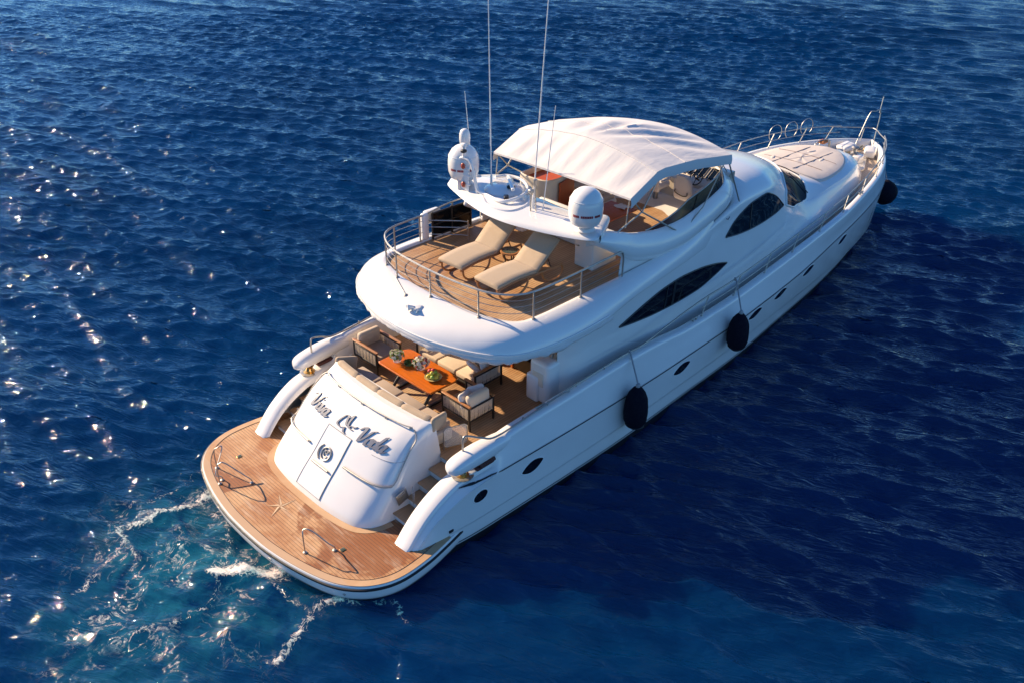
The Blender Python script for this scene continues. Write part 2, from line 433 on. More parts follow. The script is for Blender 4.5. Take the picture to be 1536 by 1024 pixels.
    b.inputs['IOR'].default_value = 1.36
    h = t.math('ADD', t.math('MULTIPLY', n1, .42), t.math('MULTIPLY', n2, .36))
    h = t.math('ADD', t.math('ADD', h, t.math('MULTIPLY', n4, .03)), t.math('MULTIPLY', fm, .25))
    t.l(t.bump(h, .9, .14), b.inputs['Normal'])
    me.materials.append(t.m)
    o = bpy.data.objects.new('sea', me); C.objects.link(o)
    tag(o, kind='structure')
build_sea()

# ------------------------------------------------------------------ the yacht
Yt = thing('motor_yacht', 'large white motor yacht lying on dark blue sea, seen from its stern', 'yacht', (14, 0, 0), world=True)
TWIN = {}                                         # port part -> its starboard twin
def part(name, mb, mats, parent=Yt, label=None, kind=None, smooth=True, ang=38):
    o = mb.build(name, mats, parent, smooth, ang)
    if mb.two: TWIN[o.name] = mb.two.build(name, mats, TWIN.get(parent.name, parent), smooth, ang)
    return tag(o, label=label, kind=kind)

# ---- hull lines: each runs from the stern to its own end at the stem
ztop = pch([(1.9, .40), (2.1, .52), (2.25, .70), (2.6, 1.05), (3.05, 1.33), (3.5, 1.50), (4.0, 1.57), (4.35, 1.60), (4.52, 1.98), (5, 2.12), (7, 2.2), (9, 2.26), (10.2, 2.22), (11.5, 2.12), (13, 2.14), (15.5, 2.32), (20, 2.66), (24, 2.86), (26.5, 2.82), (28.7, 2.72)])
zdeck = pch([(1.5, 1.45), (8, 1.45), (8.6, 1.62), (10, 1.7), (13, 1.72), (16, 1.85), (20, 2.15), (24, 2.35), (28, 2.4)])
b_lo = pch([(1.9, 2.9), (4, 3.1), (8, 3.15), (12, 3.0), (16, 2.65), (20, 2.2), (23.4, 1.6), (25.5, .95), (27.1, 0)])
b_wl = pch([(1.9, 3.05), (4, 3.26), (8, 3.32), (11.5, 3.2), (14, 3.1), (16.6, 2.85), (20, 2.48), (23.4, 1.9), (25.5, 1.22), (26.6, .6), (27.4, 0)])
b_mid = pch([(1.9, 3.05), (4, 3.27), (8, 3.34), (12, 3.27), (16, 3.05), (20, 2.72), (23.4, 2.24), (25.5, 1.65), (26.8, .95), (27.75, 0)])
b_rub = pch([(1.9, 3.02), (2.6, 3.1), (3.5, 3.2), (8, 3.3), (13, 3.28), (17, 3.12), (20, 2.86), (23.4, 2.37), (25.5, 1.80), (26.7, 1.2), (27.4, .65), (27.85, 0)])
b_top = pch([(1.9, 2.95), (2.6, 2.98), (3.5, 3.0), (5, 3.1), (10, 3.13), (14, 3.1), (17, 3.02), (20, 2.87), (22, 2.60), (24, 2.19), (25.5, 1.69), (26.6, 1.16), (27.4, .63), (28.0, 0)])
zr = pch([(1.9, 1.36), (5, 1.42), (9, 1.40), (13, 1.50), (17, 1.68), (20, 1.92), (24, 2.1), (28.2, 2.2)])
def thick(x): return np.interp(x, [1.9, 3.9, 4.5, 12, 20, 27, 28.3], [.46, .46, .34, .28, .24, .2, .12])
def hull_lines(t):
    """t in 0..1 from stern to stem: rows of (x, y, z)"""
    L = []
    def ln(bf, xe, zf, dy=0., xs=1.9):
        x = xs+(xe-xs)*t
        return np.stack([x, np.maximum(bf(x)-(dy(x) if callable(dy) else dy), 0), zf(x)], -1)
    zt = lambda x: ztop(np.minimum(x, 28.0))
    cap = lambda z0: (lambda x: np.minimum(z0, zt(x)-.3))
    L.append(ln(b_lo, 27.1, lambda x: x*0-.6))
    L.append(ln(b_wl, 27.4, lambda x: x*0-.05))
    L.append(ln(b_wl, 27.43, lambda x: x*0+.10, -.012))
    L.append(ln(b_wl, 27.45, lambda x: x*0+.16, -.014))
    L.append(ln(b_mid, 27.75, cap(.75)))
    rz = lambda d: (lambda x: np.minimum(zr(x)+d, zt(x)-.2-.0*x+min(d, 0)*.5))
    L.append(ln(b_rub, 27.81, rz(-.08), .0))
    L.append(ln(b_rub, 27.85, rz(0), -.006))
    L.append(ln(b_rub, 27.86, rz(.05), .002))
    L.append(ln(b_rub, 27.87, rz(.09), .012))
    L.append(ln(lambda x: .5*(b_rub(x)+b_top(x)), 27.92, lambda x: np.minimum(.5*(zr(x)+zt(x)), zt(x)-.13), -.004))
    L.append(ln(b_top, 27.98, lambda x: zt(x)-.10, -.004))
    L.append(ln(b_top, 27.99, lambda x: zt(x)-.035, .006))
    L.append(ln(b_top, 28.0, lambda x: zt(x)-.006, .04))
    L.append(ln(b_top, 27.98, lambda x: zt(x), lambda x: thick(x)*.5))
    L.append(ln(b_top, 27.94, lambda x: zt(x)-.006, lambda x: thick(x)-.05))
    L.append(ln(b_top, 27.93, lambda x: zt(x)-.05, lambda x: thick(x)-.01))
    L.append(ln(b_top, 27.9, lambda x: np.minimum(zdeck(x)-.05, zt(x)-.15), lambda x: thick(x)+.02))
    return np.stack(L, 1)
tt = np.concatenate([np.linspace(0, .12, 44, endpoint=False), np.linspace(.12, .85, 70, endpoint=False), 1-.15*np.linspace(1, 0, 40)**1.6])
HG = hull_lines(tt)
mb = MB(); mb.grid(HG, flip=True); mb.poly(HG[0]); mb.mir()
hull = part('hull', mb, M['white'], ang=50)
def hull_y(x, z):
    """half breadth of the outer skin at (x, z)"""
    P = np.array([[np.interp(x, HG[:, k, 0], HG[:, k, 1]), np.interp(x, HG[:, k, 0], HG[:, k, 2])] for k in range(11)])
    return float(np.interp(z, P[:, 1], P[:, 0]))
# black boot stripe and rub line
def strip(ka, fz0, fz1, x0, x1, off, n=90):
    xs = np.linspace(x0, x1, n); G = []
    for x in xs:
        z0, z1 = fz0(x), fz1(x)
        G.append([(x, hull_y(x, z)+off, z) for z in (z0, .5*(z0+z1), z1)])
    return MB().grid(np.array(G), flip=True).mir(True)
part('boot_stripe', strip(0, lambda x: -.2, lambda x: .13+.0*x, 2.0, 26.6, .012), M['black'], hull)
part('boot_stripe', strip(0, lambda x: .165, lambda x: .19, 2.2, 26.6, .012), M['black'], hull)
part('rub_rail', strip(0, lambda x: zr(x)-.002, lambda x: zr(x)+.022, 3.45, 27.0, .02), M['black'], hull)
part('chine_moulding', strip(0, lambda x: .42+.015*x, lambda x: .47+.015*x, 3.0, 25.5, .018), M['white'], hull)
# portholes
def porthole(x, z, w, h, lens):
    rim, gl = MB(), MB()
    a = np.linspace(0, 2*np.pi, 28, endpoint=False)
    ex = 1.0 if not lens else .8
    def ring(k, off):
        P = []
        for t in a:
            cx, sz = np.cos(t), np.sin(t)
            xx = x+k*w*np.sign(cx)*abs(cx)**1.0; zz = z+k*h*sz*(1 if not lens else (1-.45*cx*cx))+(.10*(xx-x) if lens else .12*(xx-x))
            P.append((xx, -hull_y(xx, zz)-off, zz))
        return P
    r0, r1, r2, r3 = ring(1.16, .002), ring(1.12, .012), ring(1.03, .012), ring(1.0, .004)
    rim.grid(np.array([r0, r1, r2, r3]), closev=True, flip=True)
    gl.poly(ring(1.02, .008))
    rim.mir(True); gl.mir(True)
    part('porthole_rim', rim, M['white'], hull); part('porthole_glass', gl, M['glass'], hull)
for x, z, w, h, le in ((3.87, 1.08, .19, .12, False), (5.42, 1.06, .33, .14, True), (11.05, 1.17, .36, .13, True), (14.67, 1.36, .36, .13, True), (16.15, 1.44, .36, .13, True), (17.95, 1.55, .38, .13, True), (20.6, 1.68, .34, .13, True)):
    porthole(x, z, w, h, le)
mb = MB()
for x, z in ((3.05, .58),): mb.rbox((x, -hull_y(x, z)-.005, z), (.12, .03, .07), .012)
mb.mir(True); part('fairing_light', mb, M['black'], hull)

# ---- swim platform
PO = np.array([(0, 0), (.03, .8), (.17, 1.7), (.40, 2.5), (.70, 2.98), (1.08, 3.28), (1.55, 3.43), (2.2, 3.42), (2.8, 3.32), (3.35, 3.20)])
half = crom(PO, 44)
PL = np.concatenate([half[::-1]*[1, -1], half[1:]])          # stbd fwd -> aft -> port fwd
def inset(P, d):
    T = np.gradient(P, axis=0); T /= np.linalg.norm(T, axis=1)[:, None]
    N = np.stack([T[:, 1], -T[:, 0]], -1); 
    if N[len(P)//2, 0] < 0: N = -N
    return P+N*d
def ring(P, d, z): Q = inset(P, d) if d else P; return np.column_stack([Q, np.full(len(Q), z)])
mb = MB(); mb.grid(np.array([ring(PL, .055, .462), ring(PL, .02, .458), ring(PL, .0, .43), ring(PL, .0, .385), ring(PL, -.008, .33), ring(PL, -.008, .20), ring(PL, .02, .13), ring(PL, .09, .08)]), flip=False)
A = ring(PL, .055, .458); mb.poly(A)
plat = part('swim_platform', mb, M['white'])
mb = MB(); mb.grid(np.array([ring(PL, .085, .06), ring(PL, .16, -.12), ring(PL, .4, -.4)])); part('platform_underside', mb, M['under'], plat)
mb = MB(); mb.grid(np.array([ring(PL, -.004, .43), ring(PL, -.03, .42), ring(PL, -.03, .375), ring(PL, -.004, .36)])); part('rubber_fender_strip', mb, M['rubber'], plat)
# teak border and planked field
B0 = inset(PL, .03)
def deckpoly(P, z, xmax):
    Q = [(x, y, z) for x, y in P if x <= xmax]; return Q
mb = MB(); mb.grid(np.array([ring(PL, .035, .455), ring(PL, .035, .474), ring(PL, .20, .474)])[:, 3:-3]); part('teak_margin', mb, M['teakB'], plat)
mb = MB(); q = ring(inset(PL, .197), 0, .472); q = [tuple(p) for p in q[2:-2]]
mb.poly(q); part('teak_planking', mb, M['teakY'], plat, smooth=False)
mb = MB(); mb.tube([(x, y, .476) for x, y, _ in ring(inset(PL, .2), 0, 0)[4:-4]], .006, 4); part('caulk_line', mb, M['black'], plat)
# star inlay
mb = MB(); sc = (.98, .12)
for k in range(5):
    a0 = R(72*k+62); L = (.42, .30, .40, .28, .38)[k]
    p = lambda a, r: (sc[0]+r*math.cos(a), sc[1]+r*math.sin(a), .4765)
    ctr = (sc[0], sc[1], .481)
    mb.add([ctr, p(a0-R(36), .07), p(a0, L)], [(0, 1, 2)], 0); mb.add([ctr, p(a0, L), p(a0+R(36), .07)], [(0, 1, 2)], 1)
part('star_inlay', mb, [simple('light maple inlay', (.66, .47, .28), .5), simple('dark walnut inlay', (.30, .16, .07), .5)], plat, smooth=False)
# stern handrails on the platform
def handrail(p, q, h=.58, tail=None):
    P = np.array([(p[0], p[1], .46), (p[0]+.0, p[1], .46+h*.82), (p[0]+.06, p[1]-.04*np.sign(p[1]), .46+h), (p[0]+.16, p[1]-.1, .46+h*.98), (q[0]-.1, q[1]+.05, .46+h*.42), (q[0], q[1], .46+h*.2), (q[0]+.02, q[1], .46)])
    o = MB().tube(P, .014, 8, n=40)
    o.lathe([(.045, 0), (.045, .02), (.02, .03)], (p[0], p[1], .47), 12); o.lathe([(.045, 0), (.045, .02), (.02, .03)], (q[0], q[1], .47), 12)
    part('platform_handrail', o, M['chrome'], plat)
handrail((.55, -1.48), (1.02, -1.85)); handrail((.66, 2.28), (.52, 1.80)) ; handrail((.42, 1.72), (.95, 1.25))
mb = MB()
for x, y in ((1.15, -1.95), (1.25, 2.3)): part('deck_fitting', MB().rbox((x, y, .478), (.12, .09, .02), .008), M['brass'], plat)
mb = MB()
for y0 in (-2.75, -.9, 1.2, 2.6): part('mooring_eye', MB().rbox((float(np.interp(abs(y0), PO[:6, 1], PO[:6, 0])), y0, .26), (.05, .16, .05), .02), M['chrome'], plat)
mb = MB().cushion((1.1, -2.55, -.06), (.8, .5, .34)); part('stern_gear_housing', mb, M['rust'], plat)

# ---- transom block
TB = np.array([(1.57, 0), (1.575, .5), (1.62, 1.0), (1.70, 1.45), (1.83, 1.72), (2.06, 1.90), (2.45, 1.98), (3.2, 2.0), (4.0, 2.0)])
TT = np.array([(3.50, 0), (3.51, .45), (3.55, .9), (3.61, 1.32), (3.70, 1.56), (3.76, 1.69), (3.80, 1.75), (3.84, 1.79), (3.87, 1.81)])
tb = crom(TB, 65); tp = crom(TT, 65)
fw_ = pch([(0, 0), (.07, .028), (.2, .12), (.42, .315), (.71, .555), (.86, .72), (.94, .85), (1, 1.0)])
TZ0, TZ1 = .46, 2.24
def tr_pt(u, w):
    """u: 0 centre .. 1 forward end of the side (signed: + port, - starboard); w: 0 foot .. 1 top"""
    s = 1 if u >= 0 else -1; k = abs(u)*64
    a = np.array([np.interp(k, range(65), tb[:, i]) for i in (0, 1)]); b = np.array([np.interp(k, range(65), tp[:, i]) for i in (0, 1)])
    f = float(fw_(w)); p = a+(b-a)*f
    sd = np.clip((abs(u)-.55)/.25, 0, 1)
    if sd > 0:
        pl = a+(b-a)*w; p = p*(1-sd)+pl*sd
    return np.array([p[0], s*p[1], TZ0+(TZ1-TZ0)*w])
def tr_yz(y, w, off=0):
    lo, hi = 0, .62
    for _ in range(22):
        mdl = (lo+hi)/2
        if tr_pt(mdl, w)[1] < abs(y): lo = mdl
        else: hi = mdl
    u = lo*(1 if y >= 0 else -1); p = tr_pt(u, w)
    if off:
        e = 1e-3; du = tr_pt(u+e, w)-tr_pt(u-e, w); dw = tr_pt(u, min(1, w+e))-tr_pt(u, max(0, w-e))
        n = np.cross(dw, du); n /= np.linalg.norm(n)
        if n[0] > 0: n = -n
        p = p+n*off
    return p
us = np.linspace(-1, 1, 181); ws = np.concatenate([np.linspace(0, .9, 40), np.linspace(.92, 1, 8)])
G = np.array([[tr_pt(u, w) for w in ws] for u in us])
mb = MB(); mb.grid(G, flip=False)
top = G[:, -1]
c1 = top.copy(); c1[:, 0] += .03; c1[:, 1] *= .975; c1[:, 2] += .02
mb.grid(np.array([top, c1])); mb.poly(c1[::-1], flip=True)
transom = part('transom', mb, M['white'], ang=60)
mb = MB(); P = ring(np.concatenate([tb[:48][::-1]*[1, -1], tb[1:48]]), 0, .478); P2 = inset(P[:, :2], -.15)
mb.grid(np.array([P, np.column_stack([P2, np.full(len(P), .478)])])); part('teak_plinth', mb, M['teakB'], transom)
def surf_line(pts, off, n=40, r=.012):
    q = crom(np.array(pts, float), n) if len(pts) > 2 else np.linspace(pts[0], pts[1], n)
    return MB().tube([tr_yz(y, w, off) for y, w in q], r, 6)
# garage hatch
dc = [(.44, .075), (.42, .70), (-.42, .70), (-.44, .075)]
gd = MB()
gy = np.linspace(-.43, .43, 12); gw = np.linspace(.075, .70, 26)
gd.grid(np.array([[tr_yz(y, w, .012) for w in gw] for y in gy]), flip=True)
door = part('garage_hatch', gd, M['white'], transom)
def pipe(corners, off, r, n=16):
    o = MB()
    for a, b in zip(corners[:-1], corners[1:]): o.tube([tr_yz(*(np.array(a)+(np.array(b)-a)*t), off) for t in np.linspace(0, 1, n)], r, 6)
    return o
part('hatch_trim', pipe(dc, .014, .009), M['chrome'], transom)
part('hatch_bottom_seam', pipe([dc[0], dc[3]], .014, .007), M['grey'], transom)
def bar(y0, y1, w0, w1, name='grab_bar'):
    P = [tr_yz(y0+(y1-y0)*q, w0+(w1-w0)*q, .055) for q in np.linspace(0, 1, 16)]
    o = MB().tube(P, .023, 8)
    for q in (0, -1): o.tube([tr_yz((y0, y1)[q], (w0, w1)[q], 0), P[q]], .02, 8)
    part(name, o, M['chrome'], transom)
bar(1.80, .70, .43, .45); bar(-.62, -1.80, .45, .43); bar(.30, -.30, .335, .335, 'hatch_handle')
mb = MB(); c = tr_yz(.03, .455, .03)
nrm = tr_yz(.03, .455, .1)-tr_yz(.03, .455, 0); nrm /= np.linalg.norm(nrm)
e1 = np.array([0, -1., 0]); e2 = np.cross(nrm, e1); e2 /= np.linalg.norm(e2)
if e2[2] < 0: e2 = -e2
def onb(a, r): return c+r*(math.cos(a)*e1+math.sin(a)*e2)
mb.tube([onb(t, .15) for t in np.linspace(0, 2*np.pi, 30)], .02, 8); mb.tube([onb(t, .075)+e1*.0 for t in np.linspace(.6, 5.6, 20)], .018, 6)
mb.tube([onb(2.2, .14), c, onb(.9, .14)], .016, 6); mb.tube([onb(t, .20)-e1*.06 for t in np.linspace(2.3, 4.2, 10)], .02, 6)
part('round_badge', mb, M['chrome'], transom)
# chrome rails along the top edge and down the starboard corner
tr = MB(); P = [tr_yz(y, .955, .06) for y in np.linspace(1.55, -1.55, 30)]
tr.tube(P, .015, 8)
for y in (1.5, .95, .9, 0, -.05, -.8, -.85, -1.5): tr.tube([tr_yz(y, .955, 0), tr_yz(y, .955, .06)], .02, 6); tr.lathe([(.04, 0), (.03, .02)], tr_yz(y, .955, 0), 8)
part('coaming_rail', tr, M['chrome'], transom)
for s in (1, -1):
    P = [tr_yz(s*1.60, .95, .03), tr_yz(s*1.74, .88, .035), tr_yz(s*1.80, .78, .04), tr_yz(s*1.82, .6, .04), tr_yz(s*1.84, .48, .04), tr_yz(s*1.80, .435, .05), tr_yz(s*1.7, .43, .05)]
    part('corner_rail', MB().tube(P, .015, 8, n=40), M['chrome'], transom)
part('moulding_seam', MB().tube([tr_yz(y, .675, .004) for y in np.linspace(-1.1, -1.8, 14)], .005, 5), M['grey'], transom)
# name lettering: brush script strokes
def stroke(mbx, pts, nib=.040):
    q = crom(np.array(pts, float), max(16, 9*len(pts)))
    nv = np.array([nib, nib*.16])
    rows = []
    for s_, t_ in q:
        a, b = (s_-nv[0], t_-nv[1]), (s_+nv[0], t_+nv[1])
        rows.append([tr_yz(-a[0], a[1], .006), tr_yz(-a[0], a[1], .026), tr_yz(-b[0], b[1], .026), tr_yz(-b[0], b[1], .006)])
    mbx.grid(np.array(rows)); mbx.poly(rows[0]); mbx.poly(rows[-1], flip=True)
def glyphs(word, s0, w0, hh, wd):
    """script letters on a unit grid, slanted; s runs port to starboard, w up the transom"""
    GL = {'V': [[(-.25, .75), (-.05, 1.0), (.15, .9), (.22, .4), (.35, .02), (.6, .35), (.85, .95), (1.1, 1.05)]],
          'i': [[(.0, .55), (.12, .5), (.12, .1), (.28, .05), (.45, .25)], [(.2, .82), (.24, .86)]],
          'v': [[(0, .5), (.12, .58), (.2, .1), (.35, .05), (.55, .5), (.68, .58)]],
          'a': [[(.55, .5), (.3, .6), (.05, .3), (.2, .02), (.5, .4), (.58, .55), (.52, .1), (.68, .04), (.82, .2)]],
          'o': [[(.35, .58), (.08, .42), (.1, .08), (.38, .04), (.55, .3), (.4, .56), (.7, .5)]],
          'l': [[(0, .2), (.3, .8), (.38, 1.05), (.2, .9), (.12, .2), (.3, .02), (.48, .2)]],
          'd': [[(.5, .45), (.28, .58), (.04, .3), (.2, .02), (.5, .35), (.74, 1.05), (.58, .4), (.6, .06), (.8, .15)]],
          'e': [[(.05, .25), (.45, .35), (.4, .58), (.12, .45), (.1, .1), (.35, .02), (.6, .2)]],
          'r': [[(0, .5), (.15, .6), (.15, .05)], [(.15, .38), (.35, .6), (.52, .5)]]}
    adv = {'V': .95, 'i': .42, 'v': .66, 'a': .76, 'o': .62, 'l': .45, 'd': .76, 'e': .56, 'r': .5}
    x = 0; out = MB()
    for ch in word:
        for st in GL[ch]:
            stroke(out, [(s0+(x+p[0]+.38*p[1])*wd, w0+p[1]*hh) for p in st])
        x += adv[ch]
    return out
part('name_lettering', glyphs('Viva', -1.38, .715, .13, .265), M['letter'], transom, ang=25)
part('name_lettering', glyphs('Voda', .50, .715, .13, .27), M['letter'], transom, ang=25)
mb = MB()
for pts in ([(-.36, .80), (-.2, .86), (.0, .85), (.12, .89)], [(-.36, .80), (-.42, .74), (-.2, .72), (0, .745)], [(0, .745), (.05, .70), (.16, .69)], [(.12, .89), (.1, .80), (.2, .765), (.42, .76)], [(.2, .765), (.3, .795), (.46, .79), (.54, .815)], [(-.1, .845), (-.02, .79), (.05, .77)]):
    stroke(mb, [(.04+a*.60, .795+(b-.795)*.8) for a, b in pts], .026)
part('dolphin_emblem', mb, M['letter'], transom, ang=25)
# side lamps by the lowest steps and open lids
for s in (1, -1):
    mb = MB(); mb.rbox((2.72, s*2.0, .98), (.30, .03, .30), .05, (0, -.25, 0)); mb.rbox((2.72, s*2.016, .98), (.2, .02, .2), .04, (0, -.25, 0)); lk = part('shower_locker', mb, M['chrome'], transom)
    mb = MB(); mb.rbox((2.93, s*2.11, .97), (.02, .26, .30), .05, (0, .1, s*.5)); part('locker_lid', mb, M['clear'], lk)

# ---- stairs each side of the transom
SX = [2.50, 2.90, 3.22, 3.54, 3.88]; SZ = [.65, .86, 1.07, 1.27, 1.45]
for s in (1, -1):
    mb = MB(); P = [(2.50+.02, .44)]
    for i in range(5):
        P.append((SX[i]+.03, SZ[i]-.03)); P.append(((SX[i+1] if i < 4 else 4.4)+.03, SZ[i]-.03))
    P.append((4.43, .44))
    for a, b in zip(P[:-1], P[1:]): mb.add([(a[0], s*1.93, a[1]), (b[0], s*1.93, b[1]), (b[0], s*2.62, b[1]), (a[0], s*2.62, a[1])], [(0, 1, 2, 3) if s < 0 else (3, 2, 1, 0)])
    st = part('staircase', mb, M['white'], smooth=False)
    for i in range(5):
        x1 = SX[i+1] if i < 4 else 4.3
        part('tread', MB().rbox(((SX[i]+x1)/2+.0, s*2.28, SZ[i]-.012), (x1-SX[i]+.05, .67, .035), .012), M['tread'], st)

# ---- stern quarter nose with bollard
for s in (1, -1):
    K = [(3.30, .02, 1.80, .04), (3.36, .16, 1.83, .12), (3.5, .22, 1.85, .17), (3.75, .24, 1.87, .20), (4.1, .24, 1.89, .22), (4.5, .22, 1.90, .21), (4.9, .19, 1.90, .19)]
    rings = []
    for x, hw, zc, hz in K:
        a = np.linspace(0, 2*np.pi, 20, endpoint=False); e = .75
        yc = 2.86+(x-3.3)*.045
        rings.append([(x, s*(yc+hw*np.sign(np.cos(t))*abs(np.cos(t))**e), zc+(hz if np.sin(t) > 0 else hz*.75)*np.sign(np.sin(t))*abs(np.sin(t))**e) for t in a])
    mb = MB().grid(crom(np.array(rings).reshape(len(K), -1), 24).reshape(24, 20, 3), closev=True, flip=(s < 0)); mb.poly(rings[0], flip=(s > 0))
    part('bulwark_end', mb, M['white'], ang=60)
    mb = MB().lathe([(.17, 0), (.18, .03), (.10, .06), (.085, .13), (.11, .18), (.13, .2)], (3.72, s*2.84, 1.50), 20); part('mooring_bollard', mb, M['brass'])
    mb = MB().lathe([(.24, 0), (.25, .02), (.2, .03)], (3.72, s*2.84, 1.505), 24); part('bollard_plate', mb, M['chrome'])
    mb = MB()
    for k in range(9):
        mb.tube([(4.0+.05*k, s*(2.98+.02*math.sin(k)), 1.60), (4.05+.05*k, s*3.08, 1.66), (4.02+.05*k, s*3.06, 1.75+.02*math.cos(k*2))], .028, 6, n=8)
    mb.rbox((4.22, s*2.92, 1.62), (.55, .3, .08), .03); part('fairlead_rope', mb, simple('brown rope', (.10, .035, .03), .9, var=.5, vs=20) if s > 0 else bpy.data.materials['brown rope'])
    P = [(3.80, s*2.78, 1.98), (3.80, s*2.78, 2.32), (3.88, s*2.80, 2.42), (4.2, s*2.93, 2.16+.12), (4.55, s*2.97, 2.14), (5.35, s*2.98, 2.17), (6.6, s*3.0, 2.29), (6.9, s*3.0, 2.24)]
    o = MB().tube(P, .022, 8, n=60)
    for x, z in ((4.52, 1.98), (5.4, 2.12), (6.2, 2.16)): o.tube([(x, s*2.97, z), (x, s*2.98, z+.12)], .018, 6)
    part('quarter_rail', o, M['chrome'])

# ---- decks
xs = np.linspace(3.9, 27.75, 110); G = []
for x in xs:
    yi = max(.02, float(b_top(x)-thick(x)-.015)) if x > 4.5 else 2.6
    G.append([(x, y*yi, float(zdeck(x))) for y in np.linspace(-1, 1, 9)])
dk = part('main_deck', MB().grid(np.array(G)[:20], flip=True), M['teakX'], smooth=True)
part('side_deck', MB().grid(np.array(G)[19:], flip=True), M['teakW'], dk)
bowp = np.array([(25.2, -.95), (26.0, -.75), (26.7, -.45), (27.2, -.15), (27.2, .15), (26.7, .5), (26.0, .9), (25.2, 1.25), (24.9, .2)]); bq = crom(bowp, 40, True)
part('foredeck_panel', MB().grid(np.array([[(*p, 2.36) for p in bq], [(*p, 2.43) for p in bq], [(*(p+(np.array([26.2, .1])-p)*.05), 2.445) for p in bq], [(*(p+(np.array([26.2, .1])-p)*.98), 2.445) for p in bq]]), closev=True, flip=True), M['cream'], dk)
# port/starboard scuppers and the coiled line by the port bulwark
for x in (5.6, 7.1): part('scupper', MB().rbox((x, float(b_top(x)-thick(x))-.03, 1.85), (.22, .03, .12), .014).mir(True), M['dark'])

# ---- deckhouse: one skin from saloon to the nose of the foredeck trunk
w0y = pch([(7.25, 2.30), (7.5, 2.45), (8, 2.52), (10, 2.56), (14, 2.54), (18, 2.36), (20, 2.2), (22, 1.96), (23.5, 1.68), (24.6, 1.28), (25.3, .80), (25.7, 0)])
w3y = pch([(7.25, 2.22), (8, 2.46), (10, 2.52), (12, 2.48), (14, 2.36), (16, 2.25), (18, 2.04), (19.5, 1.92), (22, 1.78), (23.5, 1.5), (24.6, 1.1), (25.2, .64), (25.5, 0)])
w3z = pch([(7.25, 3.6), (10, 3.62), (13, 3.62), (16, 3.58), (17.5, 3.44), (18.3, 3.16), (19.3, 2.92), (21, 2.96), (23, 2.98), (25.5, 2.72)])
w4y = pch([(7.25, 2.1), (10, 2.35), (12, 2.3), (14, 2.22), (15, 2.15), (16.5, 2.02), (17.6, 1.82), (18.6, 1.72), (20, 1.74), (22, 1.66), (23.5, 1.38), (24.6, .99), (25.1, .5), (25.3, 0)])
w4z = pch([(7.25, 3.62), (10, 4.0), (12, 4.05), (13, 4.16), (14, 4.36), (15, 4.50), (16.5, 4.42), (17.6, 4.10), (18.3, 3.70), (19.2, 3.20), (20.0, 3.06), (21.5, 3.12), (23, 3.12), (25.3, 2.86)])
w5z = pch([(7.25, 3.62), (10, 4.02), (13.5, 4.08), (14.4, 4.12), (15.0, 4.80), (15.5, 4.95), (16.5, 4.86), (17.8, 4.62), (18.8, 4.32), (19.3, 4.02), (20.6, 3.44), (21.4, 3.34), (23, 3.3), (24.4, 3.2), (25.2, 2.95)])
def house_sec(x):
    zb = float(zdeck(x))-.03
    y0, y3, z3, y4, z4, z5 = (float(f(x)) for f in (w0y, w3y, w3z, w4y, w4z, w5z))
    k = [(y0, zb), (y0+.0, zb+.25*(z3-zb)), (y0*.35+y3*.65+.03, zb+.65*(z3-zb)), (y3, z3), (y4*.45+y3*.55, z3+.58*(z4-z3)), (y4, z4), (y4*.75, z4+.62*(z5-z4)), (y4*.4, z4+.9*(z5-z4)), (0, z5)]
    return crom(np.array(k), 41)
xh = np.concatenate([np.linspace(7.25, 14, 40, endpoint=False), np.linspace(14, 21, 60, endpoint=False), np.linspace(21, 25.3, 34)])
HS = np.array([house_sec(x) for x in xh])
G = np.concatenate([np.column_stack([np.repeat(xh, 41), HS.reshape(-1, 2)]).reshape(len(xh), 41, 3)])
mb = MB().grid(G, flip=True); mb.mir()
house = part('deckhouse', mb, M['white'], ang=70)
def wall_y(x, z):
    s = house_sec(x)[:30]; return float(np.interp(z, s[:, 1], s[:, 0]))
def lens(name, pts_top, pts_bot, off=.014, n=44, frame=.018, mull=(), lit=None):
    up_, dn = pch(pts_top), pch(pts_bot)
    x0, x1 = pts_top[0][0], pts_top[-1][0]
    xs = x0+(x1-x0)*(.5-.5*np.cos(np.linspace(0, np.pi, n)))
    G = np.array([[(x, wall_y(x, z)+off, z) for z in np.linspace(float(dn(x)), float(up_(x)), 9)] for x in xs])
    mb = MB().grid(G, flip=True).mir(True); o = part(name, mb, M['glass'], house)
    rim = np.concatenate([G[:, -1], G[::-1, 0]]); f = MB().tube(rim, frame, 6, closed=True).mir(True); part('window_frame', f, M['black'], o)
    for xm, dx, wd in mull:
        b = MB(); zz = np.linspace(float(dn(xm)), float(up_(xm+dx)), 8)
        L = [[(xm+dx*t+k*wd, wall_y(xm+dx*t, z)+off+.012, z) for k in (-.5, .5)] for t, z in zip(np.linspace(0, 1, 8), zz)]
        b.grid(np.array(L)).mir(True); part('mullion', b, M['black'] if name == 'saloon_window' else M['rubber'], o)
    return o
lens('saloon_window', [(9.18, 2.84), (9.7, 2.99), (10.3, 3.14), (11.0, 3.26), (11.7, 3.30), (12.6, 3.24), (13.4, 3.10), (14.0, 2.94)], [(9.18, 2.82), (9.9, 2.73), (10.7, 2.66), (11.6, 2.63), (12.5, 2.65), (13.3, 2.77), (14.0, 2.92)], mull=((11.35, .1, .10), (11.0, .12, .05)))
lens('wheelhouse_window', [(13.95, 3.70), (14.4, 3.99), (14.9, 4.16), (15.5, 4.27), (16.2, 4.28), (16.6, 4.15), (17.0, 3.95), (17.5, 3.56)], [(13.95, 3.67), (14.6, 3.57), (15.3, 3.51), (16.0, 3.49), (16.8, 3.49), (17.5, 3.53)], mull=((15.25, .1, .05),))
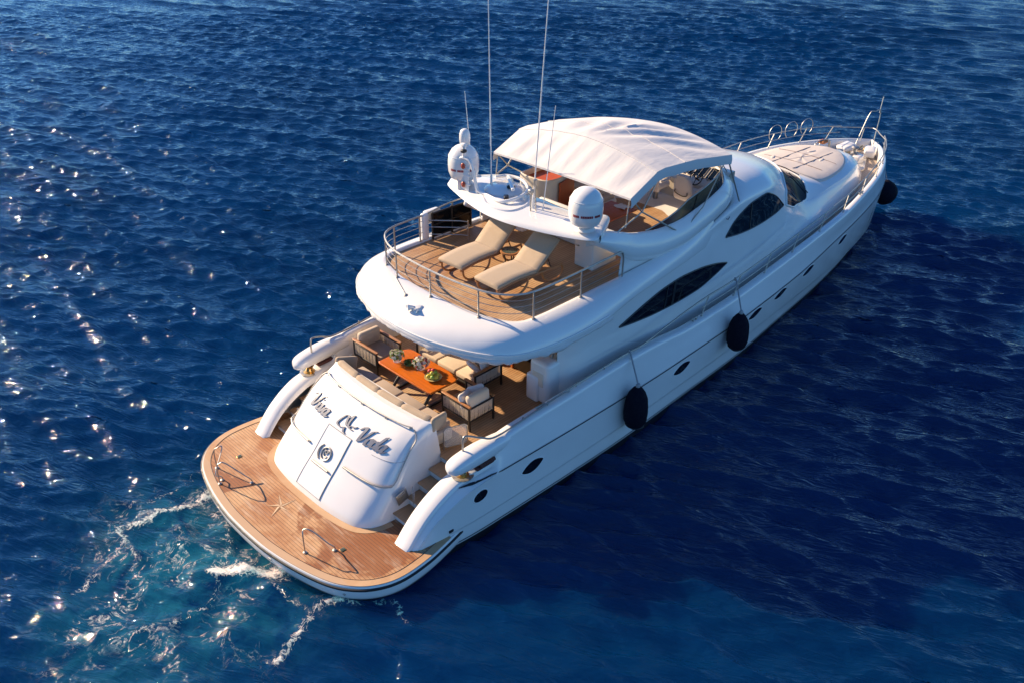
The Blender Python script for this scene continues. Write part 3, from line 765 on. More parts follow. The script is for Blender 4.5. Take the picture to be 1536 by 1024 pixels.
# windscreen of the wheelhouse: wraps across the front
def house_pt(x, v): s = house_sec(x); k = v*40; return np.array([x, np.interp(k, range(41), s[:, 0]), np.interp(k, range(41), s[:, 1])])
G = []
for v in np.linspace(.40, 1, 32):
    xa = np.interp(v, [.40, .50, .62, .72, .85, 1], [17.72, 17.80, 18.0, 18.4, 18.85, 19.05]); xb = np.interp(v, [.40, .50, .62, .72, .85, 1], [18.35, 19.1, 19.6, 19.95, 20.3, 20.45])
    row = []
    for x in np.linspace(xa, xb, 12):
        e = 1e-3; p = house_pt(x, v); n = np.cross(house_pt(x+e, v)-p, house_pt(x, min(1, v+e))-house_pt(x, max(0, v-e))); n /= np.linalg.norm(n)+1e-12
        if n[2] < 0: n = -n
        row.append(p+n*.02)
    G.append(row)
mb = MB().grid(np.array(G)).mir(); wsn = part('windscreen', mb, M['screen'], house, ang=80)
G = np.array(G); mb = MB()
mb.tube(np.concatenate([G[:, 0], G[::-1, 0]*[1, -1, 1]]), .03, 6); mb.tube(np.concatenate([G[:, -1], G[::-1, -1]*[1, -1, 1]]), .025, 6); mb.tube(G[0], .03, 6); mb.mir()
part('windscreen_frame', mb, M['white'], wsn)
for v0, v1 in ((.66, .8), (.82, .95)):
    i, j = int((v0-.40)/.60*31), int((v1-.40)/.60*31)
    a, b = np.array(G[i][-1]), np.array(G[j][5]); part('windscreen_wiper', MB().tube([a+[.05, 0, .05], (a+b)/2+[0, 0, .1], b+[0, 0, .05]], .016, 6).mir(True), M['black'], wsn)
# small mark on the roof side, ahead of the flybridge
mb = MB(); gx, gz = 13.95, 4.30
def gp(a, b): x = gx+a; z = gz+b; return (x, -wall_y(x, z)-.012, z)
mb.tube([gp(.16, .09), gp(.05, .12), gp(0, .05), gp(0, -.1), gp(.08, -.14), gp(.16, -.1), gp(.16, -.01), gp(.09, -.01)], .011, 5)
part('letter_mark', mb, M['letter'], house)
# aft bulkhead with dark sliding doors
mb = MB(); s = house_sec(7.4); mb.poly([(7.62, -y, z) for y, z in s]+[(7.62, y, z) for y, z in s[::-1]]); part('aft_bulkhead', mb, M['cream'], house, smooth=False)
mb = MB().rbox((7.60, 0, 2.45), (.05, 3.0, 1.95), .02); dr = part('sliding_door', mb, M['glass'], house)
for y in (-1.5, -.5, .5, 1.5): part('door_frame', MB().rbox((7.56, y, 2.45), (.05, .07, 1.98), .015), M['wood'], dr)
# bulwark consoles with fuel/stair locker
for s in (1, -1):
    mb = MB().rbox((7.22, s*2.02, 2.02), (.66, .62, 1.14), .12, (0, .0, 0), 4); mb.rbox((6.98, s*1.86, 1.82), (.3, .4, .74), .08)
    cs = part('deck_locker', mb, M['white']); part('locker_door', MB().rbox((6.885, s*2.02, 2.12), (.03, .34, .36), .02), M['cream'], cs)
    part('deck_pillar', MB().tube([(7.25, s*2.1, 2.5), (7.35, s*2.2, 3.6)], .035, 10), M['chrome'])

# ---- upper deck shell: outer brow to inner teak edge
OU = np.array([(4.36, 0), (4.40, .6), (4.52, 1.2), (4.74, 1.85), (5.05, 2.4), (5.5, 2.78), (6.2, 2.98), (7.2, 3.05), (8.5, 2.98), (9.8, 2.83), (11.2, 2.66), (12.4, 2.50), (13.4, 2.34)])
IN = np.array([(5.46, 0), (5.47, .6), (5.52, 1.2), (5.66, 1.75), (5.80, 2.10), (6.05, 2.32), (6.5, 2.38), (7.2, 2.39), (8.5, 2.39), (9.8, 2.40), (11.2, 2.36), (12.4, 2.28), (13.4, 2.2)])
ou, inn = crom(OU, 100), crom(IN, 100)
prof = [(.30, 3.575), (.03, 3.57), (.0, 3.60), (-.012, 3.63), (-.012, 3.685), (.006, 3.71), (.014, 3.73), (.04, 3.785), (.09, 3.855), (.17, 3.935), (.28, 4.01), (.43, 4.07), (.62, 4.12), (.82, 4.148), (.96, 4.155), (1.0, 4.13), (1.0, 4.04)]
G = []
for k in range(100):
    o_, i_ = ou[k], inn[k]; row = []
    fx = o_[0]
    for j, (s_, z) in enumerate(prof):
        sk = np.clip((fx-7.6)/2.2, 0, 1); sk = sk*sk*(3-2*sk)   # the lower skirt fades into the house side
        d = s_
        if j < 8:
            z = z+(3.74-z)*sk*(1-.5*j/8); d = d+(.22-d)*sk*(1-j/8)*.8
        p = o_+(i_-o_)*d
        rise = np.clip((fx-11.4)/2.0, 0, 1); z = z+rise*rise*.22*s_ if s_ > 0 else z
        row.append((p[0], p[1], z))
    G.append(row)
G = np.array(G)
mb = MB().grid(G, flip=True).mir(); deckshell = part('upper_deck', mb, M['white'], ang=60)
# underside
mb = MB(); c = [tuple(p[0:2])+(3.585,) for p in ou if p[0] < 8.3]; mb.poly([(x, -y, z) for x, y, z in c[::-1]]+c[1:], flip=True)
part('deckhead', mb, M['cream'], deckshell, smooth=False)
part('edge_moulding', MB().tube([(x, -y-.012, 3.722) for x, y in ou[64:0:-1]]+[(x, y+.012 if y > .3 else y, 3.722) for x, y in ou[0:65]], .016, 6), M['white'], deckshell)
# crumpled awning cover lashed under the brow
mb = MB(); G2 = []
for k in range(0, 66):
    o_ = ou[k]; n_ = (inn[k]-o_); n_ = n_/np.linalg.norm(n_)
    wv = .014*math.sin(k*.9+math.sin(k*.37)*2)+.016*math.sin(k*.31+1)+.008*math.sin(k*2.3)
    sag = np.clip((o_[0]-7.2)/2, 0, 1)
    G2.append([(o_[0]+n_[0]*.02, o_[1]+n_[1]*.02, 3.64), (*(o_+n_*(-.02+wv*.5)), 3.585), (*(o_+n_*(-.005+wv)), 3.525+wv*.6), (*(o_+n_*(.05+wv)), 3.475+wv), (*(o_+n_*.14), 3.51), (*(o_+n_*.20), 3.59)])
mb.grid(np.array(G2), flip=False).mir(); part('rolled_awning', mb, M['canvas'], deckshell, ang=80)
# teak of the sun deck and flybridge sole
E_ = [tuple(p)+(4.085,) for p in inn[:] if p[0] <= 14.3]
mb = MB().poly([(x, -y+.004, z) for x, y, z in E_[::-1]]+[(x, y-.004, z) for x, y, z in E_[1:]]); part('sundeck_teak', mb, M['teakX'], deckshell, smooth=False)
# horn / floodlight on the aft brow
mb = MB(); mb.rbox((4.84, -.18, 4.03), (.20, .24, .16), .04, (0, -.25, .4)); mb.lathe([(.03, -.04), (.05, .04), (.075, .13), (.07, .14), (.0, .10)], (4.76, -.12, 4.09), 16, ax=(-.8, .3, .1)); mb.lathe([(.03, -.04), (.04, .04), (.055, .10), (.05, .11), (0, .08)], (4.78, -.27, 4.08), 16, ax=(-.8, -.2, .1))
part('deck_floodlight', mb, M['white'], deckshell)
mb = MB().tube([(5.36, 1.25, 4.16), (5.0, .42, 4.11)], .014, 6); mb.lathe([(.06, 0), (.06, .05), (.03, .07)], (5.0, .42, 4.06), 12); part('ensign_socket', mb, M['chrome'], deckshell)

# ---- sun deck guard rail
RP = [(9.15, -2.47), (8.6, -2.47), (7.7, -2.48), (6.9, -2.48), (6.25, -2.44), (5.85, -2.28), (5.55, -1.9), (5.40, -1.4), (5.32, -.7), (5.30, 0), (5.32, .6), (5.38, 1.2), (5.55, 1.75), (5.85, 2.18), (6.25, 2.36), (6.8, 2.40), (7.25, 2.40)]
RQ = crom(np.array(RP), 120)
gr = MB()
top = [(x, y, 4.82) for x, y in RQ]
gr.tube([(9.25, -2.47, 4.14), (9.25, -2.47, 4.6), (9.2, -2.47, 4.78), (9.1, -2.47, 4.83)], .022, 8, n=14); gr.tube(top, .024, 8)
rail = part('guard_rail', gr, M['chrome'])
for z in (4.36, 4.52, 4.67): part('rail_wire', MB().tube([(x, y, z) for x, y in RQ], .008, 5), M['chrome'], rail)
for x, y in ((7.74, -2.48), (6.23, -2.44), (5.43, -1.55), (5.30, -.1), (5.38, 1.2), (5.62, 1.9), (6.25, 2.36), (7.1, 2.4)):
    part('stanchion', MB().tube([(x, y, 4.13), (x, y, 4.82)], .02, 8).lathe([(.05, 0), (.05, .015), (.025, .03)], (x, y, 4.15), 12), M['chrome'], rail)
# port gap: white post, smoked wind screen, rail onwards
part('gate_post', MB().rbox((7.28, 2.42, 4.5), (.20, .16, .72), .06), M['white'])
mb = MB(); mb.rbox((8.15, 2.36, 4.48), (1.30, .025, .60), .01); wsx = part('wind_screen', mb, M['smoke'])
mb = MB()
for x in (7.49, 8.15, 8.82): mb.rbox((x, 2.36, 4.47), (.05, .05, .74), .012)
for z in (4.17, 4.48, 4.8): mb.rbox((8.15, 2.36, z), (1.36, .045, .04), .012)
part('screen_frame', mb, M['dark'], wsx)
o = MB().tube([(7.35, 2.44, 4.80), (8.2, 2.50, 4.86), (9.2, 2.50, 4.86), (9.9, 2.45, 4.86)], .022, 8, n=20)
for x in (8.3, 9.3): o.tube([(x, 2.49, 4.13), (x, 2.5, 4.86)], .018, 8)
part('side_rail', o, M['chrome'])
mb = MB()
for z in (4.32, 4.52, 4.70): mb.tube([(7.3, 2.28, z), (7.9, 1.75, z-.03), (8.05, 1.62, z-.06)], .014, 6)
mb.tube([(8.05, 1.62, 4.1), (8.05, 1.62, 4.68)], .014, 6); part('gate_rail', mb, M['chrome'])
mb = MB().rbox((7.7, 2.62, 4.62), (.5, .22, .34), .07); part('liferaft_case', mb, M['white'])
# fly aft bulkhead: lockers, white panel
part('stair_locker', MB().rbox((9.5, -1.42, 4.46), (.92, .58, .76), .03), M['white'])
part('locker_handle', MB().rbox((9.03, -1.22, 4.62), (.03, .12, .03), .01), M['chrome'])

part('fly_bulkhead', MB().rbox((9.95, .2, 4.55), (.14, 1.4, .94), .05).rbox((9.95, 2.0, 4.5), (.14, .9, .86), .05), M['white'])

# ---- flybridge side band and coaming
bl = [(8.15, 2.36, 5.36), (8.8, 2.42, 4.98), (9.4, 2.43, 4.60), (9.9, 2.43, 4.36), (10.8, 2.42, 4.15), (11.8, 2.40, 4.12), (12.6, 2.36, 4.24), (13.4, 2.30, 4.38), (14.3, 2.12, 4.52), (15.1, 1.62, 4.66), (15.6, .9, 4.80), (15.75, 0, 4.86)]
bu = [(8.3, 2.2, 5.46), (8.9, 2.24, 5.32), (9.4, 2.25, 5.16), (9.9, 2.24, 4.98), (10.8, 2.22, 4.79), (11.8, 2.20, 4.74), (12.6, 2.18, 4.84), (13.4, 2.12, 4.96), (14.2, 1.92, 5.04), (14.85, 1.45, 5.08), (15.25, .8, 5.10), (15.35, 0, 5.10)]
bl_, bu_ = crom(np.array(bl), 90), crom(np.array(bu), 90)
G = []
for a, b in zip(bl_, bu_):
    d = b-a; n = np.array([d[1]*0, 0, 0]); hor = np.array([a[0]-13, a[1]*1.0, 0]); 
    out = np.array([0, 1, 0]) if a[0] < 13.5 else np.array([(a[0]-13.4), a[1], 0]); out = out/np.linalg.norm(out)
    row = [a-out*.05+[0, 0, -.06], a]
    for t in (.15, .3, .5, .7, .85, .95): row.append(a+d*t+out*.11*np.sin(np.pi*t)**.8)
    row += [b+[0, 0, .012], b-out*.06+[0, 0, .012], b-out*.10+[0, 0, -.02], b-out*.11+[0, 0, -.35], np.array([b[0], b[1], min(4.05, b[2]-.4)])-out*.12 if a[0] > 9.9 else b-out*.12+[0, 0, -.36]]
    G.append(row)
mb = MB().grid(np.array(G), flip=True).mir(); band = part('flybridge_coaming', mb, M['white'], ang=55)
G = []
for x in np.linspace(9.25, 11.3, 28):
    k = int(np.argmin(abs(bl_[:, 0]-x))); zt_ = bl_[k][2]; yb = 2.36
    G.append([(x, yb+.05*t*t, 4.06+(zt_+.02-4.06)*t) for t in np.linspace(0, 1, 8)])
part('side_panel', MB().grid(np.array(G), flip=True).mir(True), M['white'])
# tinted windshield on the coaming
G = []
for k in range(30, 90):
    b = bu_[k]; out = np.array([0, 1, 0]) if b[0] < 13.4 else np.array([(b[0]-13.4), b[1], 0]); out = out/np.linalg.norm(out)
    h = .34*np.clip((k-30)/16, 0.02, 1)
    G.append([b-out*.012+[0, 0, .0], b-out*.05-[.1*h, 0, 0]+[0, 0, h*.5], b-out*.10-[.25*h, 0, 0]+[0, 0, h]])
G = np.array(G); mb = MB().grid(G, flip=True).mir(); fws = part('flybridge_windshield', mb, M['smoke'])
tp_ = np.concatenate([G[:, 2], G[::-1, 2]*[1, -1, 1]]); part('windshield_rail', MB().tube(tp_, .018, 6), M['chrome'], fws)
# dark inner wall lining
# ---- radar arch wing
wa = [(8.30, -2.46), (8.12, -2.36), (7.9, -1.9), (7.68, -1.25), (7.5, -.5), (7.46, 0), (7.5, .5), (7.68, 1.25), (7.9, 1.9), (8.12, 2.45), (8.35, 2.62)]
wf = [(8.40, -2.44), (8.85, -2.2), (9.5, -1.75), (9.1, -1.25), (9.05, -.5), (9.1, 0), (9.05, .5), (9.3, 1.2), (9.7, 1.75), (9.2, 2.3), (8.55, 2.6)]
wa_, wf_ = crom(np.array(wa), 60), crom(np.array(wf), 60)
G = []
for a, b in zip(wa_, wf_):
    zt = 5.44+.04*(1-(a[1]/2.6)**2); th = .20*(1-.5*abs(np.clip(a[1]/2.62, -1, 1))**3)
    d = b-a
    G.append([(*a, zt-th*.5), (*(a+d*.02), zt-.04), (*(a+d*.08), zt), (*(a+d*.5), zt+.03), (*(a+d*.92), zt), (*(a+d*.985), zt-.04), (*b, zt-th*.5), (*(a+d*.97), zt-th), (*(a+d*.5), zt-th-.03), (*(a+d*.1), zt-th*.95), (*a, zt-th*.5)])
mb = MB().grid(np.array(G), flip=True); arch = part('radar_arch', mb, M['white'], ang=60)
part('arch_leg', MB().rbox((9.0, 2.25, 5.0), (.7, .14, .9), .06, (0, .5, 0)).rbox((9.35, 1.0, 4.85), (.4, .5, 1.2), .1), M['white'], arch)
# domes
def dome(y):
    b = MB().lathe([(.12, -.42), (.24, -.40), (.33, -.33), (.385, -.18), (.395, 0), (.39, .12), (.36, .26), (.29, .38), (.19, .455), (.08, .485), (0, .49)], (8.3, y, 6.02), 36)
    b.lathe([(.24, -.5), (.2, -.46), (.12, -.40)], (8.3, y, 6.02), 24)
    d = part('satellite_dome', b, M['white'], ang=60)
    b = MB()                                              # red printed band, facing aft
    for k in range(17):
        if k in (4, 12): continue
        a0 = R(176+k*5.8); a1 = a0+R(4.9)
        b.grid(np.array([[(8.3+.397*math.cos(a), y+.397*math.sin(a), 6.0+z) for z in (-.075, -.02)] for a in np.linspace(a0, a1, 3)]), flip=False)
    part('printed_band', b, M['red'], d)
    b = MB()
    for z0 in (.20, .235): b.tube([(8.3+.372*math.cos(a), y+.372*math.sin(a), 6.02+z0) for a in np.linspace(0, 6.283, 40)], .006, 4)
    part('dome_seam', b, M['white'], d)
dome(2.03); dome(-2.03)
part('gps_dome', MB().lathe([(.10, 0), (.13, .04), (.14, .15), (.135, .28), (.10, .37), (.05, .40), (0, .405)], (8.35, 2.02, 6.50), 20).lathe([(.02, -.1), (.03, 0)], (8.35, 2.02, 6.5), 8), M['white'])
# loop frame carrying lamps
lf = MB()
ax = np.array([8.05, 1.72, 5.45])
def lp(u, z): return ax+np.array([u*.12, -u*.85, z])     # across the boat
P = [lp(-.22, 0), lp(-.22, .55), lp(-.15, .8), lp(0, .85), lp(.22, .8), lp(.32, .6), lp(.42, .25), lp(.52, .1), lp(.8, .06), (8.05, .35, 5.56), (8.55, .2, 5.62), (9.0, .45, 5.62), (9.35, 1.0, 5.6), (9.3, 1.45, 5.6), (9.0, 1.6, 5.6)]
lf.tube(P, .042, 10, n=90)
lf.tube([lp(.45, .1), lp(.45, 0)], .035, 8); lf.tube([lp(.1, -.02), lp(.6, 0), (7.75, .6, 5.48), (7.85, -.05, 5.48), (8.4, -.1, 5.5), (8.9, .25, 5.5)], .045, 10, n=40)
for p in ((8.1, .32), (8.55, .18), (9.05, .5), (9.35, 1.0)): lf.tube([(p[0], p[1], 5.45), (p[0], p[1], 5.6)], .025, 8)
lfo = part('radar_frame', lf, M['white'])
mb = MB()
for z in (.2, .42, .62): mb.rbox(lp(.0, z), (.04, .40, .035), .015)
mb.rbox(lp(0, .3), (.03, .3, .55), .02); part('lamp_bracket', mb, M['white'], lfo)
for z in (.18, .66): part('signal_lamp', MB().ball(lp(.0, z)-np.array([.05, 0, 0]), (.045, .065, .08), n=12), M['orange'], lfo)
mb = MB().tube([lp(0, .85), lp(0, 1.15)], .04, 8); mb.rbox(lp(.0, 1.18), (.1, .14, .1), .03); part('camera_mast', mb, M['white'], lfo); part('camera_head', MB().rbox(lp(.05, 1.05)-np.array([.06, 0, 0]), (.14, .12, .08), .03), M['dark'], lfo)
mb = MB().lathe([(.5, 0), (.52, .05), (.45, .10), (.1, .14), (0, .14)], (8.75, 1.0, 5.47), 30); part('radar_plinth', mb, M['white'])
mb = MB().rbox((8.8, .85, 5.70), (1.1, .10, .07), .03, (0, .04, .9)); mb.lathe([(.12, -.1), (.1, 0)], (8.8, .85, 5.68), 12); part('radar_scanner', mb, M['white'])
mb = MB().rbox((8.72, .75, 5.64), (.12, .2, .08), .03, (0, 0, .4)).rbox((8.3, .5, 5.55), (.2, .12, .1), .03, (0, 0, .8)); part('cable_box', mb, M['dark'])
# antennas
def antenna(b, t, r=.016):
    b, t = np.array(b, float), np.array(t, float)
    o = MB().tube([b, b+(t-b)*.06, b+(t-b)*.0605, t], [r*1.9, r*1.9, r, r*.55], 8); o.lathe([(.06, 0), (.05, .04), (.03, .1)], b, 10)
    part('whip_antenna', o, M['white'])
antenna((8.62, 1.35, 5.40), (8.60, 1.46, 12.2)); antenna((8.36, -.33, 5.4), (8.56, -.62, 12.4), .018); antenna((8.42, -.60, 5.4), (8.56, -.78, 8.02), .013); antenna((9.0, 2.45, 5.35), (8.92, 2.62, 7.6), .013)
mb = MB().tube([(8.2, -.42, 5.42), (8.2, -.42, 5.95)], .02, 8); mb.rbox((8.2, -.42, 6.0), (.12, .12, .1), .03); mb.lathe([(.03, 0), (.05, .1), (.05, .18), (0, .2)], (8.28, -.48, 6.1), 10); mb.tube([(8.3, -.5, 5.42), (8.28, -.48, 6.12)], .016, 8); part('anemometer_mast', mb, M['chrome'])

# ---- bimini
def bim(s_, t):
    """s_: 0 aft .. 1 forward, t: -1 starboard .. 1 port"""
    x = 9.60+s_*4.2+.22*(s_)*(1-t*t)
    ze = np.interp(s_, [0, .235, .30, .6, 1], [5.96, 6.38, 6.40, 6.30, 6.03]); cr = np.interp(s_, [0, .235, .6, 1], [.03, .33, .32, .24])
    y = t*2.28
    z = ze+cr*(1-abs(t)**1.7)
    # stretched folds in the cloth
    ed = 1-abs(t)**5
    if s_ < .235: q = s_/.235; f = .042*np.sin(26*t+2.2*q+1.7*np.sin(4.1*t))*np.sin(np.pi*q)**.7*(.25+.75*np.clip(.5+.7*np.sin(2.6*t-1.2), 0, 1))*ed
    else: q = (s_-.235)/.765; f = .050*np.sin(17*t+9*q*(1 if t < 0 else -1)+1.6*np.sin(3*t+2*q))*np.sin(np.pi*q)**.8*(.2+.8*np.clip(.5+.8*np.sin(3.3*t+4*q), 0, 1))*ed
    return (x, y, z+f)
ss = np.concatenate([np.linspace(0, .235, 22, endpoint=False), np.linspace(.235, 1, 60)]); tv = np.linspace(-1, 1, 61)
G = np.array([[bim(a, b) for b in tv] for a in ss])
mb = MB().grid(G, flip=True)
for j, sgn in ((0, 1), (-1, -1)):
    e = G[:, j]; d = e.copy(); d[:, 2] -= .25+.006*np.sin(np.arange(len(d))*.4); d[:, 1] += sgn*(-.02)
    mb.grid(np.array([e, (e+d)/2+[0, -sgn*.02, 0], d]), flip=(sgn > 0))
e = G[-1]; d = e.copy(); d[:, 2] -= .2; d[:, 0] += .03; mb.grid(np.array([e, d]), flip=True)
e = G[0]; d = e.copy(); d[:, 2] -= .05; mb.grid(np.array([e, d]))
bimi = part('bimini_top', mb, M['canvas'], ang=45)
for k in (21, 22+20): part('canopy_seam', MB().tube(G[k]+[0, 0, .004], .016, 5), M['canvas'], bimi)
def pole(*P, r=.020): 
    for s in (1, -1): part('canopy_pole', MB().tube([(x, s*y, z) for x, y, z in P], r, 8), M['chrome'], bimi)
pole((9.68, 2.24, 5.92), (10.11, 2.26, 5.48), (11.83, 2.32, 4.42)); pole((10.7, 2.24, 6.2), (10.11, 2.26, 5.48), (9.25, 2.22, 5.2)); pole((13.72, 2.2, 5.98), (12.7, 2.3, 4.9), (11.83, 2.32, 4.42), r=.016); pole((13.72, 2.2, 5.98), (14.62, 2.22, 4.50)); pole((13.9, 1.6, 6.05), (14.9, 1.55, 5.1), r=.014); pole((9.66, 2.2, 5.9), (9.6, 2.2, 5.2), r=.016)
for s_ in (0.01, .235, .62, .99):
    P = np.array([bim(s_, t) for t in np.linspace(-1, 1, 25)])-[0, 0, .05]; part('canopy_bow', MB().tube(P, .02, 8), M['chrome'], bimi)

# ---- flybridge fittings
wb = MB()
P = [(10.35, 1.15), (10.3, 1.9), (10.55, 2.08), (11.6, 2.08), (11.75, 1.9), (11.75, 1.35), (11.3, 1.15), (10.8, 1.0)]
wbp = crom(np.array(P), 60, True)
wb.grid(np.array([[(x, y, z) for x, y in wbp] for z in (4.09, 5.26)]), closev=True, flip=True); i_ = wbp+(np.array([11.0, 1.45])-wbp)*.10
wb.grid(np.array([[(*p, 5.26) for p in wbp], [(*p, 5.28) for p in wbp+(i_-wbp)*.5], [(*p, 5.26) for p in i_], [(*p, 4.9) for p in i_]]), closev=True, flip=True)
bar_ = part('wet_bar', wb, M['cream'], ang=40)
part('bar_top', MB().poly([(*p, 5.12) for p in i_]), M['woodr'], bar_, smooth=False)
part('cabinet_door', MB().rbox((11.12, 1.02, 4.66), (.80, .05, 1.0), .02, (0, 0, .22)), M['woodr'], bar_)
# L-shaped settee on the port side and forward
se = MB().rbox((12.9, 1.72, 4.28), (2.1, .72, .36), .06).rbox((12.1, .9, 4.28), (.7, 1.2, .36), .06); sett = part('fly_settee', se, M['cream'])
mb = MB()
for x in (12.3, 13.0, 13.65): mb.rbox((x, 1.66, 4.52), (.64, .64, .14), .06)
mb.rbox((12.1, .85, 4.52), (.64, 1.0, .14), .06)
for x in (12.3, 13.0, 13.65): mb.rbox((x, 2.0, 4.76), (.64, .16, .42), .07, (.15, 0, 0))
part('settee_cushion', mb, M['beige'], sett)
mb = MB().rbox((11.6, -1.93, 4.26), (2.6, .34, .30), .05); part('side_locker', mb, M['cream'])
mb = MB().rbox((11.6, -1.93, 4.42), (2.55, .34, .03), .01); part('locker_top', mb, M['teakX'])
# helm console
hc = MB(); hp = [(14.40, 4.09), (14.34, 4.70), (14.5, 4.84), (14.9, 5.08), (15.12, 5.08), (15.15, 4.09)]
for a, b in zip(hp[:-1], hp[1:]): hc.grid(np.array([[(p[0]+.04*t*t, y, p[1]) for y, t in zip(np.linspace(-1.65, 1.3, 14), np.linspace(-1, 1, 14))] for p in (a, b)]), flip=True)
helm = part('helm_console', hc, M['cream'], ang=20)
mb = MB()
for y in (-1.25, -.85, -.45, -.05, .35): mb.rbox((14.72, y, 4.985), (.40, .32, .03), .02, (0, -.54, 0))
part('instrument_panel', mb, M['glass'], helm)
mb = MB()
for y in np.linspace(-1.35, .6, 13): mb.rbox((14.52+.03*random.random(), y, 4.875), (.05, .06, .05), .015, (0, -.5, 0)); mb.rbox((14.72, y, 5.01), (.38, .012, .02), .004, (0, -.54, 0))
part('switch_row', mb, M['chrome'], helm)
mb = MB(); cw = np.array([14.26, -.98, 4.92]); axn = np.array([-.85, 0, .5]); axn /= np.linalg.norm(axn); ea = np.array([0, 1., 0]); eb = np.cross(axn, ea)
mb.tube([cw+.19*(math.cos(t)*ea+math.sin(t)*eb) for t in np.linspace(0, 2*np.pi, 28, endpoint=False)], .016, 8, closed=True)
for t in (1.57, 3.67, 5.76): mb.tube([cw-axn*.02, cw+.19*(math.cos(t)*ea+math.sin(t)*eb)], .012, 6)
mb.tube([cw, cw-axn*.2], .025, 8); part('steering_wheel', mb, M['dark'], helm)

# ---- side-deck rails to the bow
def rail_pt(x, dz): return (x, float(b_top(min(x, 27.9)))-float(thick(x))*.55, float(ztop(x))+dz)
for s in (1, -1):
    o = MB()
    T = [(6.6, 2.95, 2.24), (7.8, 2.98, 2.32), (9.0, 3.0, 2.36), (9.6, 3.0, 2.34), (10.4, 2.99, 2.44), (11.4, 2.97, 2.56)]+[rail_pt(x, .52) for x in (12.4, 13.5, 15, 17, 19, 21, 23, 25, 26.2, 26.9)]
    o.tube([(x, s*y, z) for x, y, z in T], .021, 8, n=120)
    rl = part('bow_rail', o, M['chrome'])
    T2 = [rail_pt(x, .26) for x in (12.2, 13.5, 15, 17, 19, 21, 23, 25, 26.2, 26.9)]; part('mid_rail', MB().tube([(x, s*y, z) for x, y, z in T2], .013, 6, n=90), M['chrome'], rl)
    for x in (12.35, 13.9, 15.5, 17.1, 18.8, 20.5, 22.2, 23.9, 25.4, 26.5):
        a, b = rail_pt(x-.12, -.01), rail_pt(x+.12, .52); part('stanchion', MB().tube([(a[0], s*a[1], a[2]), (b[0], s*b[1], b[2])], .018, 8).lathe([(.045, 0), (.03, .03)], (a[0], s*a[1], a[2]), 10), M['chrome'], rl)
    for x in (7.2, 8.2, 9.2): a = rail_pt(x, -.02); part('stanchion', MB().tube([(x, s*a[1], a[2]), (x, s*a[1], a[2]+.12)], .016, 6), M['chrome'], rl)
    mb = MB()
    for x in (6.0, 11.9, 22.0): a = rail_pt(x, .02); mb.rbox((a[0], s*a[1], a[2]+.05), (.3, .05, .04), .018); mb.rbox((a[0]-.07, s*a[1], a[2]), (.04, .06, .09), .015); mb.rbox((a[0]+.07, s*a[1], a[2]), (.04, .06, .09), .015)
    part('mooring_cleat', mb, M['chrome'])
# pulpit at the stem
pu = MB()
pu.tube([rail_pt(26.4, .52), (27.1, .62, 3.28), (27.7, .16, 3.24), (27.7, -.16, 3.24), (27.1, -.62, 3.28), tuple(np.array(rail_pt(26.4, .52))*[1, -1, 1])], .021, 8, n=40)
pu.tube([(26.95, .18, 2.75), (27.5, .12, 3.80), (27.7, 0, 3.90), (27.95, -.1, 3.84), (27.8, -.14, 2.74)], .021, 8, n=40)
pu.tube([(27.9, -.08, 3.82), (28.02, -.06, 4.42)], .017, 8)
for y in (.3, -.3): pu.tube([(27.5, y*.9, 2.72), (27.6, y*.8, 3.24)], .018, 8)
part('pulpit', pu, M['chrome'])
hp = MB()
for k, x in enumerate((23.9, 24.7, 25.5)):
    c0 = np.array([x, 1.98-.2*k, 3.42]); hp.tube([c0+.31*np.array([math.cos(t)*.95, -math.cos(t)*.28, math.sin(t)]) for t in np.linspace(-.9, 4.04, 26)], .012, 6)
part('boarding_hoops', hp, M['chrome'])
# ---- foredeck: sun pad, hatch, windlass, anchor gear
pd = np.array([(20.7, 0), (20.72, .7), (20.85, 1.28), (21.1, 1.5), (22.3, 1.44), (23.3, 1.16), (24.05, .66), (24.33, .22), (24.38, 0)]); ph_ = crom(pd, 40); pp = np.concatenate([ph_[::-1]*[1, -1], ph_[1:-1]])
def tz(x, y):
    s = house_sec(x); return float(np.interp(abs(y), s[::-1, 0], s[::-1, 1]))
cen = np.array([22.3, 0]); rows = []
for k, dz in ((1.0, -.02), (1.0, .03), (.99, .05), (.96, .06)): rows.append([(*(cen+(p-cen)*k), tz(*(cen+(p-cen)*k))+dz) for p in pp])
for k in (.75, .5, .25, .02): rows.append([(*(cen+(p-cen)*k), tz(*(cen+(p-cen)*k))+.06+.01*math.sin(9*p[0]*k+5*p[1])) for p in pp])
spad = part('sun_pad', MB().grid(np.array(rows), closev=True, flip=False), M['pad'])
sm = MB()
for y in (-.45, .42): sm.tube([(x, y, tz(x, y)+.066) for x in np.linspace(20.9, 23.7, 24)], .012, 5)
for x in (21.7, 22.7): sm.tube([(x, y, tz(x, y)+.064) for y in np.linspace(-1.1, 1.1, 20)], .012, 5)
part('pad_seam', sm, simple('grey piping', (.25, .2, .19), .8), spad)
for x, y, r in ((21.6, .7, .3), (22.6, -.6, .2), (23.2, .1, -.3)): part('cloth_fold', MB().cushion((x, y, tz(x, y)+.06), (.38, .12, .05), (0, 0, r), p=.8), M['pad'], spad)
mb = MB().rbox((25.9, .1, 2.43), (.9, .7, .06), .03); mb.rbox((25.95, -.45, 2.55), (.45, .3, .3), .06); wl_ = part('windlass', mb, M['white'])
part('windlass_drum', MB().lathe([(.14, 0), (.15, .05), (.08, .1), (.08, .2), (.15, .26), (.1, .30), (0, .3)], (25.9, .3, 2.45), 16), M['chrome'], wl_)
part('windlass_drum', MB().lathe([(.14, 0), (.15, .05), (.08, .1), (.08, .2), (.15, .26), (.1, .30), (0, .3)], (26.0, -.25, 2.68), 16), M['chrome'], wl_)
